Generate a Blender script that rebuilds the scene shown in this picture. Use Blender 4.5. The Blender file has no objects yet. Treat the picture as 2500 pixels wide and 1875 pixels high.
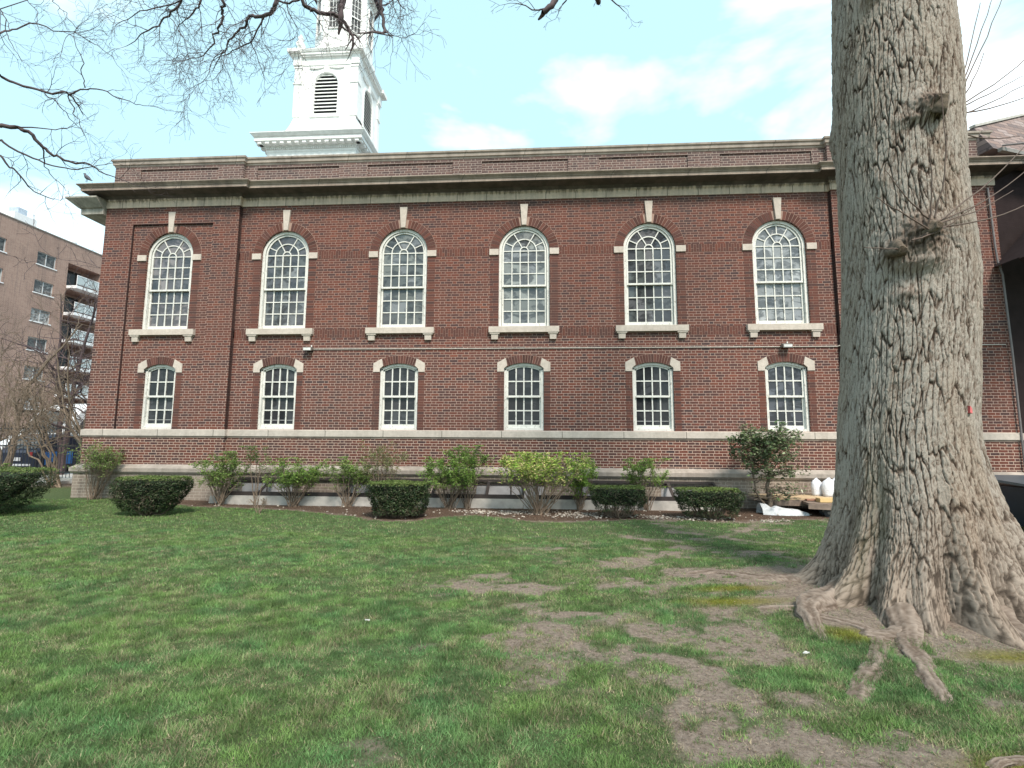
import bpy, math, random
import numpy as np
from mathutils import Vector, Matrix
from mathutils.geometry import tessellate_polygon
SC = bpy.context.scene
R = math.radians
# ------------------------------------------------------------------ camera
cam = bpy.data.objects.new('camera', bpy.data.cameras.new('camera'))
SC.collection.objects.link(cam); SC.camera = cam
cam.data.sensor_width = 36; cam.data.lens = 17.473; cam.data.sensor_fit = 'HORIZONTAL'
cam.data.clip_start = 0.05; cam.data.clip_end = 2000
cr = Vector((0.9978784, 0.0648846, 0.00535692)); cu = Vector((0.00201515, -0.11302316, 0.99359031)); cf = Vector((-0.06507416, 0.99147151, 0.11291412))
M = Matrix((( cr[0], cu[0], -cf[0]), (cr[1], cu[1], -cf[1]), (cr[2], cu[2], -cf[2]))).to_4x4()
M.translation = Vector((10.119, -12.412, 1.55)); cam.matrix_world = M
# ------------------------------------------------------------------ light and sky
SUN_EL, SUN_AZ = 50.0, 156.0      # azimuth clockwise from +Y: behind the camera, a little to the right
SC.view_settings.view_transform = 'Standard'; SC.view_settings.look = 'None'
SC.view_settings.exposure = 1.04; SC.view_settings.gamma = 1
sun = bpy.data.objects.new('sun', bpy.data.lights.new('sun', 'SUN')); SC.collection.objects.link(sun)
sun.data.energy = 2.45; sun.data.angle = R(13); sun.data.color = (1.0, 0.90, 0.79)
sd = Vector((math.sin(R(SUN_AZ))*math.cos(R(SUN_EL)), math.cos(R(SUN_AZ))*math.cos(R(SUN_EL)), math.sin(R(SUN_EL))))
sun.rotation_euler = sd.to_track_quat('Z', 'Y').to_euler(); sun.location = (10, -30, 40)
W = bpy.data.worlds.new('World'); SC.world = W; W.use_nodes = True
nt = W.node_tree; nt.nodes.clear(); N = nt.nodes.new; L = nt.links.new
out = N('ShaderNodeOutputWorld'); bg = N('ShaderNodeBackground'); bg.inputs[1].default_value = 0.15
sky = N('ShaderNodeTexSky'); sky.sky_type = 'NISHITA'; sky.sun_disc = False
sky.sun_elevation = R(SUN_EL); sky.sun_rotation = R(SUN_AZ); sky.air_density = 1.0; sky.dust_density = 1.5; sky.ozone_density = 0.6
tc = N('ShaderNodeTexCoord'); mp = N('ShaderNodeMapping'); mp.inputs['Scale'].default_value = (1.0, 1.0, 2.6); mp.inputs['Location'].default_value = (0.25, 0.4, 0.35)
no = N('ShaderNodeTexNoise'); no.inputs['Scale'].default_value = 2.3; no.inputs['Detail'].default_value = 6; no.inputs['Roughness'].default_value = 0.52
no.inputs['Distortion'].default_value = 0.25
rp = N('ShaderNodeValToRGB'); rp.color_ramp.elements[0].position = 0.51; rp.color_ramp.elements[1].position = 0.73
mx = N('ShaderNodeMix'); mx.data_type = 'RGBA'; mx.inputs[7].default_value = (6.4, 6.5, 6.6, 1)
tint = N('ShaderNodeMix'); tint.data_type = 'RGBA'; tint.blend_type = 'MULTIPLY'; tint.inputs[0].default_value = 1; tint.inputs[7].default_value = (1.0, 1.03, .95, 1)
thin = N('ShaderNodeMix'); thin.data_type = 'RGBA'; thin.inputs[0].default_value = 0.72; thin.inputs[7].default_value = (2.55, 3.95, 4.3, 1)
L(tc.outputs['Generated'], mp.inputs[0]); L(mp.outputs[0], no.inputs['Vector']); L(no.outputs[0], rp.inputs[0])
L(sky.outputs[0], tint.inputs[6]); L(tint.outputs[2], thin.inputs[6]); L(thin.outputs[2], mx.inputs[6]); L(rp.outputs[0], mx.inputs[0])
L(mx.outputs[2], bg.inputs[0]); L(bg.outputs[0], out.inputs[0])
SC.render.engine = 'CYCLES'
# ------------------------------------------------------------------ helpers
COL = SC.collection
def tag(o, label=None, cat=None, group=None, kind=None):
    for k, v in (('label', label), ('category', cat), ('group', group), ('kind', kind)):
        if v: o[k] = v
    return o
def empty(name, loc, label, cat, group=None):
    o = bpy.data.objects.new(name, None); COL.objects.link(o); o.location = loc; o.empty_display_size = .2
    return tag(o, label, cat, group)
def link_mesh(name, me, mat, parent=None, smooth=False):
    if mat: me.materials.append(mat)
    o = bpy.data.objects.new(name, me); COL.objects.link(o)
    if parent is not None:
        o.parent = parent; w = Vector((0, 0, 0)); p = parent
        while p is not None: w += p.location; p = p.parent
        o.location = -w
    if smooth: me.polygons.foreach_set('use_smooth', [True]*len(me.polygons))
    return o
def np_mesh(name, v, f, col=None, attr=None):
    """v (n,3), f (m,k) arrays of one face size"""
    me = bpy.data.meshes.new(name); v = np.asarray(v, np.float32); f = np.asarray(f, np.int32)
    me.vertices.add(len(v)); me.vertices.foreach_set('co', v.ravel())
    k = f.shape[1]; me.loops.add(f.size); me.loops.foreach_set('vertex_index', f.ravel())
    me.polygons.add(len(f)); me.polygons.foreach_set('loop_start', np.arange(0, f.size, k, dtype=np.int32))
    me.update(calc_edges=True)
    if col is not None:
        a = me.color_attributes.new('Col', 'FLOAT_COLOR', 'POINT')
        c = np.ones((len(v), 4), np.float32); c[:, :3] = col; a.data.foreach_set('color', c.ravel())
    if attr:
        for n, d in attr.items():
            a = me.attributes.new(n, 'FLOAT', 'POINT'); a.data.foreach_set('value', np.asarray(d, np.float32).ravel())
    return me
class MB:
    def __init__(s): s.v = []; s.f = []
    def add(s, vs, fs):
        n = len(s.v); s.v += [tuple(p) for p in vs]; s.f += [tuple(i+n for i in f) for f in fs]; return s
    def box(s, x0, x1, y0, y1, z0, z1):
        return s.add([(x0,y0,z0),(x1,y0,z0),(x1,y1,z0),(x0,y1,z0),(x0,y0,z1),(x1,y0,z1),(x1,y1,z1),(x0,y1,z1)],
                     [(0,3,2,1),(4,5,6,7),(0,1,5,4),(1,2,6,5),(2,3,7,6),(3,0,4,7)])
    def bar(s, a, b, w, h=None, up=(0,0,1)):
        a = Vector(a); b = Vector(b); d = (b-a).normalized(); u = Vector(up)
        if abs(d.dot(u)) > .95: u = Vector((0,1,0))
        x = d.cross(u).normalized()*(w/2); y = x.cross(d).normalized()*((h or w)/2)
        vs = [a-x-y, a+x-y, a+x+y, a-x+y, b-x-y, b+x-y, b+x+y, b-x+y]
        return s.add(vs, [(0,1,2,3),(7,6,5,4),(0,4,5,1),(1,5,6,2),(2,6,7,3),(3,7,4,0)])
    def prism(s, poly, y0, y1):          # poly in (x,z)
        n = len(poly); vs = [(x,y0,z) for x,z in poly]+[(x,y1,z) for x,z in poly]
        return s.add(vs, [tuple(range(n)), tuple(range(2*n-1, n-1, -1))]+[(i, (i+1)%n+0, (i+1)%n+n, i+n)[::-1] for i in range(n)])
    def vprism(s, poly, z0, z1):         # poly in (x,y)
        n = len(poly); vs = [(x,y,z0) for x,y in poly]+[(x,y,z1) for x,y in poly]
        return s.add(vs, [tuple(range(n-1,-1,-1)), tuple(range(n, 2*n))]+[(i, (i+1)%n, (i+1)%n+n, i+n) for i in range(n)])
    def loft(s, rings, cap=True, closed=True):
        n = len(rings[0]); base = len(s.v)
        for r in rings: s.v += [tuple(p) for p in r]
        for k in range(len(rings)-1):
            for i in range(n if closed else n-1):
                j = (i+1) % n; s.f.append((base+k*n+i, base+k*n+j, base+(k+1)*n+j, base+(k+1)*n+i))
        if cap and closed:
            s.f.append(tuple(base+i for i in range(n-1, -1, -1))); s.f.append(tuple(base+(len(rings)-1)*n+i for i in range(n)))
        return s
    def tube(s, pts, rad, n=6):
        pts = [Vector(p) for p in pts]
        if not hasattr(rad, '__len__'): rad = [rad]*len(pts)
        rings = []; prev = None
        for i, p in enumerate(pts):
            d = (pts[min(i+1, len(pts)-1)]-pts[max(i-1, 0)]).normalized()
            if prev is None:
                prev = d.orthogonal().normalized()
            x = (prev - d*prev.dot(d)).normalized(); prev = x; y = d.cross(x)
            rings.append([p+(x*math.cos(2*math.pi*k/n)+y*math.sin(2*math.pi*k/n))*rad[i] for k in range(n)])
        return s.loft(rings)
    def sweep(s, path, prof):            # path (x,y) walked with the outside on the right; prof (d,z)
        rings = []
        for i, p in enumerate(path):
            ns = []
            for a, b in ((i-1, i), (i, i+1)):
                if 0 <= a and b < len(path):
                    dx, dy = path[b][0]-path[a][0], path[b][1]-path[a][1]; l = math.hypot(dx, dy); ns.append((dy/l, -dx/l))
            if len(ns) == 2:
                bx, by = ns[0][0]+ns[1][0], ns[0][1]+ns[1][1]; l2 = bx*bx+by*by; m = (2*bx/l2, 2*by/l2)
            else: m = ns[0]
            rings.append([(p[0]+m[0]*d, p[1]+m[1]*d, z) for d, z in prof])
        return s.loft(rings)
    def holed(s, outer, holes, y, flip=False):   # planar (x,z) polygon with holes at depth y
        loops = [[Vector((a, b, 0)) for a, b in outer]]+[[Vector((a, b, 0)) for a, b in h] for h in holes]
        pts = [(q.x, y, q.y) for lp in loops for q in lp]
        return s.add(pts, [tuple(t) for t in tessellate_polygon(loops)])
    def reveal(s, loop, y0, y1):
        n = len(loop); return s.add([(a, y0, b) for a, b in loop]+[(a, y1, b) for a, b in loop], [(i, i+n, (i+1)%n+n, (i+1)%n) for i in range(n)])
    def build(s, name, mat, parent=None, smooth=False, col=None):
        me = bpy.data.meshes.new(name); me.from_pydata(s.v, [], s.f); me.update()
        if col is not None:
            a = me.color_attributes.new('Col', 'FLOAT_COLOR', 'POINT')
            c = np.ones((len(s.v), 4), np.float32); c[:, :3] = col; a.data.foreach_set('color', c.ravel())
        return link_mesh(name, me, mat, parent, smooth)
# numpy value noise
def vn(x, y, seed=0):
    xi = np.floor(x).astype(np.int64); yi = np.floor(y).astype(np.int64); fx = x-xi; fy = y-yi
    fx = fx*fx*(3-2*fx); fy = fy*fy*(3-2*fy)
    def h(a, b):
        n = (a*374761393+b*668265263+seed*144269) & 0x7fffffff; n = ((n ^ (n >> 13))*1274126177) & 0x7fffffff
        return ((n ^ (n >> 16)) & 0xffff)/65535.0
    return (h(xi, yi)*(1-fx)+h(xi+1, yi)*fx)*(1-fy)+(h(xi, yi+1)*(1-fx)+h(xi+1, yi+1)*fx)*fy
def fbm(x, y, seed=0, oct=4):
    t = 0; a = .5; s = 0
    for o in range(oct): t = t+a*vn(x*2**o, y*2**o, seed+o*17); s += a; a *= .5
    return t/s
# ------------------------------------------------------------------ materials
def mat_new(name):
    m = bpy.data.materials.new(name); m.use_nodes = True; nt = m.node_tree; b = nt.nodes['Principled BSDF']; return m, nt, b
class G:   # tiny node-graph helper
    def __init__(s, nt): s.nt = nt
    def node(s, t, **k):
        n = s.nt.nodes.new(t)
        for a, v in k.items(): setattr(n, a, v)
        return n
    def put(s, sock, v):
        if isinstance(v, bpy.types.NodeSocket): s.nt.links.new(v, sock)
        elif v is not None: sock.default_value = v
    def m(s, op, a, b=None, c=None, clamp=False):
        n = s.node('ShaderNodeMath', operation=op, use_clamp=clamp)
        for i, v in enumerate((a, b, c)):
            if v is not None: s.put(n.inputs[i], v)
        return n.outputs[0]
    def mix(s, f, a, b, mode='MIX'):
        n = s.node('ShaderNodeMix', data_type='RGBA', blend_type=mode); s.put(n.inputs[0], f)
        for i, v in ((6, a), (7, b)): s.put(n.inputs[i], (*v, 1) if isinstance(v, tuple) and len(v) == 3 else v)
        return n.outputs[2]
    def noise(s, scale, detail=3, vec=None, rough=.5, dist=0, dim='3D'):
        n = s.node('ShaderNodeTexNoise', noise_dimensions=dim); n.inputs['Scale'].default_value = scale; n.inputs['Detail'].default_value = detail
        n.inputs['Roughness'].default_value = rough; n.inputs['Distortion'].default_value = dist
        if vec is not None: s.put(n.inputs['Vector'], vec)
        return n.outputs[0]
    def ramp(s, f, stops):
        n = s.node('ShaderNodeValToRGB'); e = n.color_ramp.elements
        while len(e) < len(stops): e.new(.5)
        for i, (p, c) in enumerate(stops): e[i].position = p; e[i].color = (*c, 1) if isinstance(c, tuple) else (c, c, c, 1)
        s.put(n.inputs[0], f); return n.outputs[0]
    def sm(s, v, a, b):
        n = s.node('ShaderNodeMapRange', interpolation_type='SMOOTHSTEP'); s.put(n.inputs[0], v); n.inputs[1].default_value = a; n.inputs[2].default_value = b
        return n.outputs[0]
    def pos(s):
        g = s.node('ShaderNodeNewGeometry'); x = s.node('ShaderNodeSeparateXYZ'); s.put(x.inputs[0], g.outputs['Position']); return g.outputs['Position'], x.outputs[0], x.outputs[1], x.outputs[2]
    def xyz(s, a, b, c):
        n = s.node('ShaderNodeCombineXYZ')
        for i, v in enumerate((a, b, c)): s.put(n.inputs[i], v)
        return n.outputs[0]
    def scale(s, v, sc):
        n = s.node('ShaderNodeMapping'); s.put(n.inputs[0], v); n.inputs['Scale'].default_value = sc; return n.outputs[0]
    def bump(s, h, b, strength=.5, dist=.01):
        n = s.node('ShaderNodeBump'); n.inputs['Strength'].default_value = strength; n.inputs['Distance'].default_value = dist
        s.put(n.inputs['Height'], h); s.nt.links.new(n.outputs[0], b.inputs['Normal'])
def simple(name, c, rough=.7, var=.15, scale=6, metal=0, spec=.5, bump=0):
    m, nt, b = mat_new(name); g = G(nt); p = g.pos()[0]
    n = g.noise(scale, 4, p); lo = tuple(x*(1-var) for x in c); hi = tuple(min(1, x*(1+var)) for x in c)
    g.put(b.inputs['Base Color'], g.ramp(n, [(.3, lo), (.7, hi)])); b.inputs['Roughness'].default_value = rough
    b.inputs['Metallic'].default_value = metal; b.inputs['Specular IOR Level'].default_value = spec
    if bump: g.bump(g.noise(scale*6, 3, p), b, .6, bump)
    return m
def brick(name, cols, mortar, hi_mortar=None, header=True, P=.315, H=.0665, mw=.0045, soldier=False, far=False, stainz=None, soft=.002):
    m, nt, b = mat_new(name); g = G(nt); p, x, y, z = g.pos()
    u = g.m('ADD', x, y); w = z
    if soldier: u, w = g.m('ADD', z, .02), g.m('ADD', x, y); P, H = .215, .0665; header = False
    wob = g.m('MULTIPLY', g.m('SUBTRACT', g.noise(9, 2, p), .5), .012)
    w = g.m('ADD', w, wob); row = g.m('FLOOR', g.m('DIVIDE', w, H)); fz = g.m('FRACT', g.m('DIVIDE', w, H))
    off = g.m('MULTIPLY', g.m('MODULO', g.m('ABSOLUTE', row), 2.0), .5)
    wn0 = g.node('ShaderNodeTexWhiteNoise', noise_dimensions='1D'); g.put(wn0.inputs['W'], row)
    off = g.m('ADD', off, g.m('MULTIPLY', wn0.outputs[0], .10))
    uu = g.m('ADD', g.m('DIVIDE', u, P), off); iu = g.m('FLOOR', uu); fu = g.m('FRACT', uu)
    du = g.m('MINIMUM', fu, g.m('SUBTRACT', 1.0, fu)); hd = 0.0
    if header:
        # a header brick closes each period; skipped at random so stretchers sometimes run on
        t = .67; hd = g.m('GREATER_THAN', fu, t); du = g.m('MINIMUM', du, g.m('ABSOLUTE', g.m('SUBTRACT', fu, t)))
    du = g.m('MULTIPLY', du, P); dz = g.m('MULTIPLY', g.m('MINIMUM', fz, g.m('SUBTRACT', 1.0, fz)), H)
    d = g.m('MINIMUM', du, dz); d = g.m('ADD', d, g.m('MULTIPLY', g.m('SUBTRACT', g.noise(60, 2, p), .5), .004))
    mask = g.sm(d, mw-soft, mw+soft)
    wn = g.node('ShaderNodeTexWhiteNoise', noise_dimensions='2D'); g.put(wn.inputs['Vector'], g.xyz(g.m('ADD', g.m('MULTIPLY', iu, 2.0), hd), row, 0.0))
    big = g.noise(.55, 4, p, .6)
    sel = g.m('ADD', g.m('MULTIPLY', wn.outputs[0], .8), g.m('MULTIPLY', g.m('SUBTRACT', big, .35), .55))
    if header: sel = g.m('SUBTRACT', sel, g.m('MULTIPLY', g.m('MULTIPLY', hd, g.m('GREATER_THAN', wn.outputs[0], .35)), .22))
    n = len(cols); bc = g.ramp(sel, [(i/(n-1)*.9+.03, c) for i, c in enumerate(cols)])
    bc = g.mix(g.m('MULTIPLY', g.noise(45, 3, p), .35), bc, g.mix(.5, bc, (.05, .03, .025)))
    bc = g.mix(g.m('MULTIPLY', g.sm(g.noise(.35, 5, g.scale(p, (1, 1, .6)), .65), .45, .62), .30), bc, (.085,.050,.045,1))
    mc = mortar
    if hi_mortar:
        nz = g.m('ADD', z, g.m('MULTIPLY', g.m('SUBTRACT', g.noise(.6, 3, p), .5), 5.0)); mc = g.mix(g.sm(nz, 2.2, 6.6), (*mortar, 1), (*hi_mortar, 1))
    stk = g.noise(1.5, 4, g.scale(p, (2.6, 2.6, .22)), .6); bc = g.mix(g.m('MULTIPLY', g.sm(stk, .50, .66), .30), bc, (.06,.042,.040,1))
    c = g.mix(mask, mc if not isinstance(mc, tuple) else (*mc, 1), bc)
    if stainz:
        z0, z1 = stainz; st = g.noise(1.0, 4, g.scale(p, (2.2, 2.2, .35)), .6); k = g.m('MULTIPLY', g.sm(z, z0, z1), g.sm(st, .45, .7))
        c = g.mix(g.m('MULTIPLY', k, .55), c, (.07, .05, .045, 1))
    g.put(b.inputs['Base Color'], c); b.inputs['Roughness'].default_value = .88; b.inputs['Specular IOR Level'].default_value = .25
    g.bump(mask, b, .8, .006)
    return m
RED = [(.052,.034,.037), (.088,.041,.037), (.130,.046,.035), (.155,.051,.036), (.108,.050,.041), (.195,.066,.043)]
M_BRICK = brick('red_brick', RED, (.43,.31,.26), (.31,.20,.165), stainz=(6.9, 7.8), mw=.0055)
M_JAMB = brick('jamb_brick', [(.065,.036,.034), (.115,.044,.035), (.15,.052,.037)], (.31,.21,.17), header=False, P=.43, mw=.003)
M_SOLD = brick('soldier_brick', [(.085,.040,.035), (.12,.046,.036), (.155,.053,.037)], (.31,.21,.17), soldier=True, mw=.003)
M_PARA = brick('parapet_brick', [(.075,.055,.055), (.125,.080,.075), (.155,.092,.08), (.13,.095,.088)], (.40,.33,.29), mw=.005)
M_BASEB = brick('painted_base_brick', [(.27,.22,.18), (.31,.255,.21), (.34,.28,.235)], (.46,.40,.34), H=.075, mw=.005)
M_WELLB = brick('well_brick', [(.25,.22,.20), (.30,.27,.25), (.34,.30,.28)], (.45,.42,.40), H=.075, mw=.005)
def stone(name, c, dirt=(.07,.065,.055), amount=.3, joints=0, zs=None, streak=1.0):
    m, nt, b = mat_new(name); g = G(nt); p, x, y, z = g.pos()
    n1 = g.noise(1.6, 5, g.scale(p, (1.2, 1.2, .8)), .6); n2 = g.noise(2.6, 5, g.scale(p, (streak*2, 2, .35)), .65)
    base = g.ramp(g.noise(14, 4, p), [(.3, tuple(v*.88 for v in c)), (.7, tuple(min(1, v*1.08) for v in c))])
    f = g.m('MULTIPLY', g.sm(g.m('ADD', g.m('MULTIPLY', n1, .5), g.m('MULTIPLY', n2, .5)), .5-amount*.35, .66), min(1, amount*1.6))
    if zs: f = g.m('MAXIMUM', f, g.m('MULTIPLY', g.sm(g.m('ADD', z, g.m('MULTIPLY', g.m('SUBTRACT', n2, .5), .5)), zs[0], zs[1]), .93))
    col = g.mix(f, base, (*dirt, 1))
    if joints:
        fr = g.m('FRACT', g.m('DIVIDE', g.m('ADD', x, y), joints)); d = g.m('MULTIPLY', g.m('MINIMUM', fr, g.m('SUBTRACT', 1.0, fr)), joints)
        wn = g.node('ShaderNodeTexWhiteNoise', noise_dimensions='1D'); g.put(wn.inputs['W'], g.m('FLOOR', g.m('ADD', g.m('DIVIDE', g.m('ADD', x, y), joints*.5), .5)))
        col = g.mix(g.m('MULTIPLY', wn.outputs[0], .35), col, g.mix(.5, col, (.5,.45,.38,1)))
        col = g.mix(g.m('SUBTRACT', 1.0, g.sm(d, .004, .011)), col, (.10,.09,.075,1))
    g.put(b.inputs['Base Color'], col); b.inputs['Roughness'].default_value = .85; g.bump(g.noise(30, 4, p), b, .35, .01); return m
M_STONE = stone('limestone', (.52,.455,.40), (.30,.25,.21), .22)
M_BAND = stone('limestone_band', (.50,.44,.39), (.25,.21,.18), .25, joints=1.5)
M_LEDGE = stone('ledge_stone', (.40,.345,.30), (.20,.17,.145), .5)
M_CORN = stone('cornice_stone', (.36,.275,.225), (.12,.09,.078), .5, joints=1.9)
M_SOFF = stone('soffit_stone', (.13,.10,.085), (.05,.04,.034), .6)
M_FRIEZE = stone('frieze_stone', (.60,.47,.37), (.085,.06,.048), .22, joints=.78, zs=(7.95, 8.10), streak=2.4)
M_COPE = stone('coping_stone', (.38,.32,.275), (.15,.125,.108), .5, joints=1.6)
M_CONC = simple('concrete', (.42,.395,.365), .9, .2, 5, bump=.01)
def paint(name, c=(.74,.73,.69), peel=.5):
    m, nt, b = mat_new(name); g = G(nt); p, x, y, z = g.pos()
    n = g.noise(26, 5, g.scale(p, (1, 1, .5)), .7); f = g.sm(n, .60-.06*peel, .66); k = g.m('MULTIPLY', f, peel)
    g.put(b.inputs['Base Color'], g.mix(k, g.ramp(g.noise(5, 3, p), [(.3, tuple(v*.86 for v in c)), (.7, c)]), (.27,.25,.22,1)))
    b.inputs['Roughness'].default_value = .6; g.bump(n, b, .3, .004); return m
M_PAINT = paint('window_paint', (.70,.69,.65), .8); M_PEEL = paint('peeling_window_paint', (.70,.69,.65), 1.0)
M_TOWER = simple('tower_white_paint', (.80,.795,.78), .55, .09, 5)
def glass(name, rough=.06, wav=.15, spec=.6, coat=.2):
    m, nt, b = mat_new(name); g = G(nt); p = g.pos()[0]
    a = g.node('ShaderNodeAttribute', attribute_name='Col')
    n = g.noise(2.6, 4, g.scale(p, (1, 1, 1.8)), .6, .6)  # noise patches paint dim reflections into the pane colour
    g.put(b.inputs['Base Color'], g.mix(g.sm(n, .44, .56), g.mix(.72, a.outputs['Color'], (.02,.022,.026,1)), a.outputs['Color'])); b.inputs['Roughness'].default_value = rough
    b.inputs['Specular IOR Level'].default_value = spec; b.inputs['Coat Weight'].default_value = coat; b.inputs['Coat Roughness'].default_value = .03
    g.bump(g.noise(7, 2, p, .5, .8), b, wav, .02); return m
M_GLASS = glass('old_window_glass'); M_RIPPLE = glass('rippled_window_glass', .12, .9)
M_DARKGLASS = glass('dark_glass', .05, .08, .25, 0)
M_IRON = simple('black_iron', (.02,.02,.022), .5, .2, 8); M_RUSTSTEEL = simple('brown_steel', (.035,.026,.024), .7, .3, 8)
M_DARKMETAL = simple('weathered_grey_metal', (.22,.2,.18), .55, .2, 10, .3)
def leafmat(name, trans=.35, rough=.55):
    m, nt, b = mat_new(name); g = G(nt); a = g.node('ShaderNodeAttribute', attribute_name='Col')
    g.put(b.inputs['Base Color'], a.outputs['Color']); b.inputs['Roughness'].default_value = rough; b.inputs['Specular IOR Level'].default_value = .3
    t = g.node('ShaderNodeBsdfTranslucent'); g.put(t.inputs[0], a.outputs['Color']); mxs = g.node('ShaderNodeMixShader'); mxs.inputs[0].default_value = trans
    o = nt.nodes['Material Output']; nt.links.new(b.outputs[0], mxs.inputs[1]); nt.links.new(t.outputs[0], mxs.inputs[2]); nt.links.new(mxs.outputs[0], o.inputs[0]); return m
M_LEAF = leafmat('leaves'); M_NEEDLE = leafmat('yew_needles', .12); M_GRASS = leafmat('grass_blades', .3)
M_TWIG = simple('twig_bark', (.075,.052,.056), .85, .25, 14); M_TWIG2 = simple('grey_twig_bark', (.15,.115,.085), .85, .25, 14)
M_TWIG3 = simple('tan_stem_bark', (.20,.15,.11), .85, .25, 14)
LTREE= [([(1.18, -5.5, 8.19), (1.16, -5.38, 8.32), (1.14, -5.25, 8.49), (1.36, -5.12, 8.67), (1.5, -5.0, 8.67), (1.8, -4.88, 8.69), (2.01, -4.75, 8.62), (2.1, -4.62, 8.57), (2.24, -4.5, 8.46)], 0.022, 0.006), ([(1.29, -5.5, 7.42), (1.34, -5.4, 7.37), (1.47, -5.3, 7.37), (1.76, -5.2, 7.31), (2.0, -5.1, 7.39), (1.97, -5.0, 7.42)], 0.034, 0.024), ([(1.97, -5.0, 7.42), (2.21, -4.93, 7.58), (2.43, -4.87, 7.58), (2.67, -4.8, 7.47), (2.93, -4.73, 7.41), (3.16, -4.67, 7.39), (3.54, -4.6, 7.33)], 0.02, 0.004), ([(1.97, -5.0, 7.42), (2.01, -4.95, 7.23), (2.05, -4.9, 7.09), (2.12, -4.85, 6.89), (2.18, -4.8, 6.72)], 0.016, 0.005), ([(2.18, -4.9, 7.61), (2.14, -4.98, 7.81), (2.23, -5.05, 7.95), (2.16, -5.12, 8.2), (2.16, -5.2, 8.38)], 0.013, 0.006), ([(1.64, -5.1, 7.39), (1.78, -4.97, 7.25), (1.87, -4.85, 7.1), (1.96, -4.72, 6.98), (2.08, -4.6, 6.92)], 0.014, 0.004), ([(1.78, -5.8, 6.31), (1.92, -5.68, 6.36), (1.97, -5.56, 6.35), (2.06, -5.44, 6.23), (2.1, -5.32, 6.17), (2.19, -5.2, 6.14), (2.29, -5.08, 6.11), (2.45, -4.96, 6.15), (2.51, -4.84, 6.09), (2.71, -4.72, 6.04), (2.95, -4.6, 5.97)], 0.05, 0.007), ([(1.94, -5.7, 6.35), (2.11, -5.53, 6.45), (2.32, -5.37, 6.53), (2.35, -5.2, 6.67)], 0.018, 0.005), ([(1.06, -5.2, 6.48), (1.25, -5.07, 6.36), (1.48, -4.93, 6.27), (1.72, -4.8, 6.21), (1.93, -4.67, 6.24), (2.19, -4.53, 6.4), (2.34, -4.4, 6.51)], 0.028, 0.006), ([(2.02, -5.4, 6.25), (2.03, -5.32, 6.13), (1.95, -5.24, 6.02), (1.97, -5.16, 5.88), (2.15, -5.08, 5.7), (2.16, -5.0, 5.63)], 0.018, 0.004), ([(1.47, -5.5, 6.03), (1.53, -5.4, 5.89), (1.68, -5.3, 5.73), (1.71, -5.2, 5.62), (1.89, -5.1, 5.51), (2.03, -5.0, 5.51), (1.96, -4.9, 5.72)], 0.024, 0.005), ([(0.48, -5.0, 9.11), (0.57, -4.96, 8.96), (0.57, -4.92, 8.76), (0.65, -4.88, 8.52), (0.79, -4.84, 8.28), (0.94, -4.8, 8.15)], 0.014, 0.004), ([(1.24, -5.2, 9.06), (1.5, -5.25, 8.76), (1.57, -5.3, 8.5)], 0.01, 0.008), ([(1.69, -5.2, 9.03), (1.88, -5.2, 8.84), (2.05, -5.2, 8.66), (2.18, -5.2, 8.45), (2.16, -5.2, 8.38)], 0.01, 0.008)]
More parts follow.
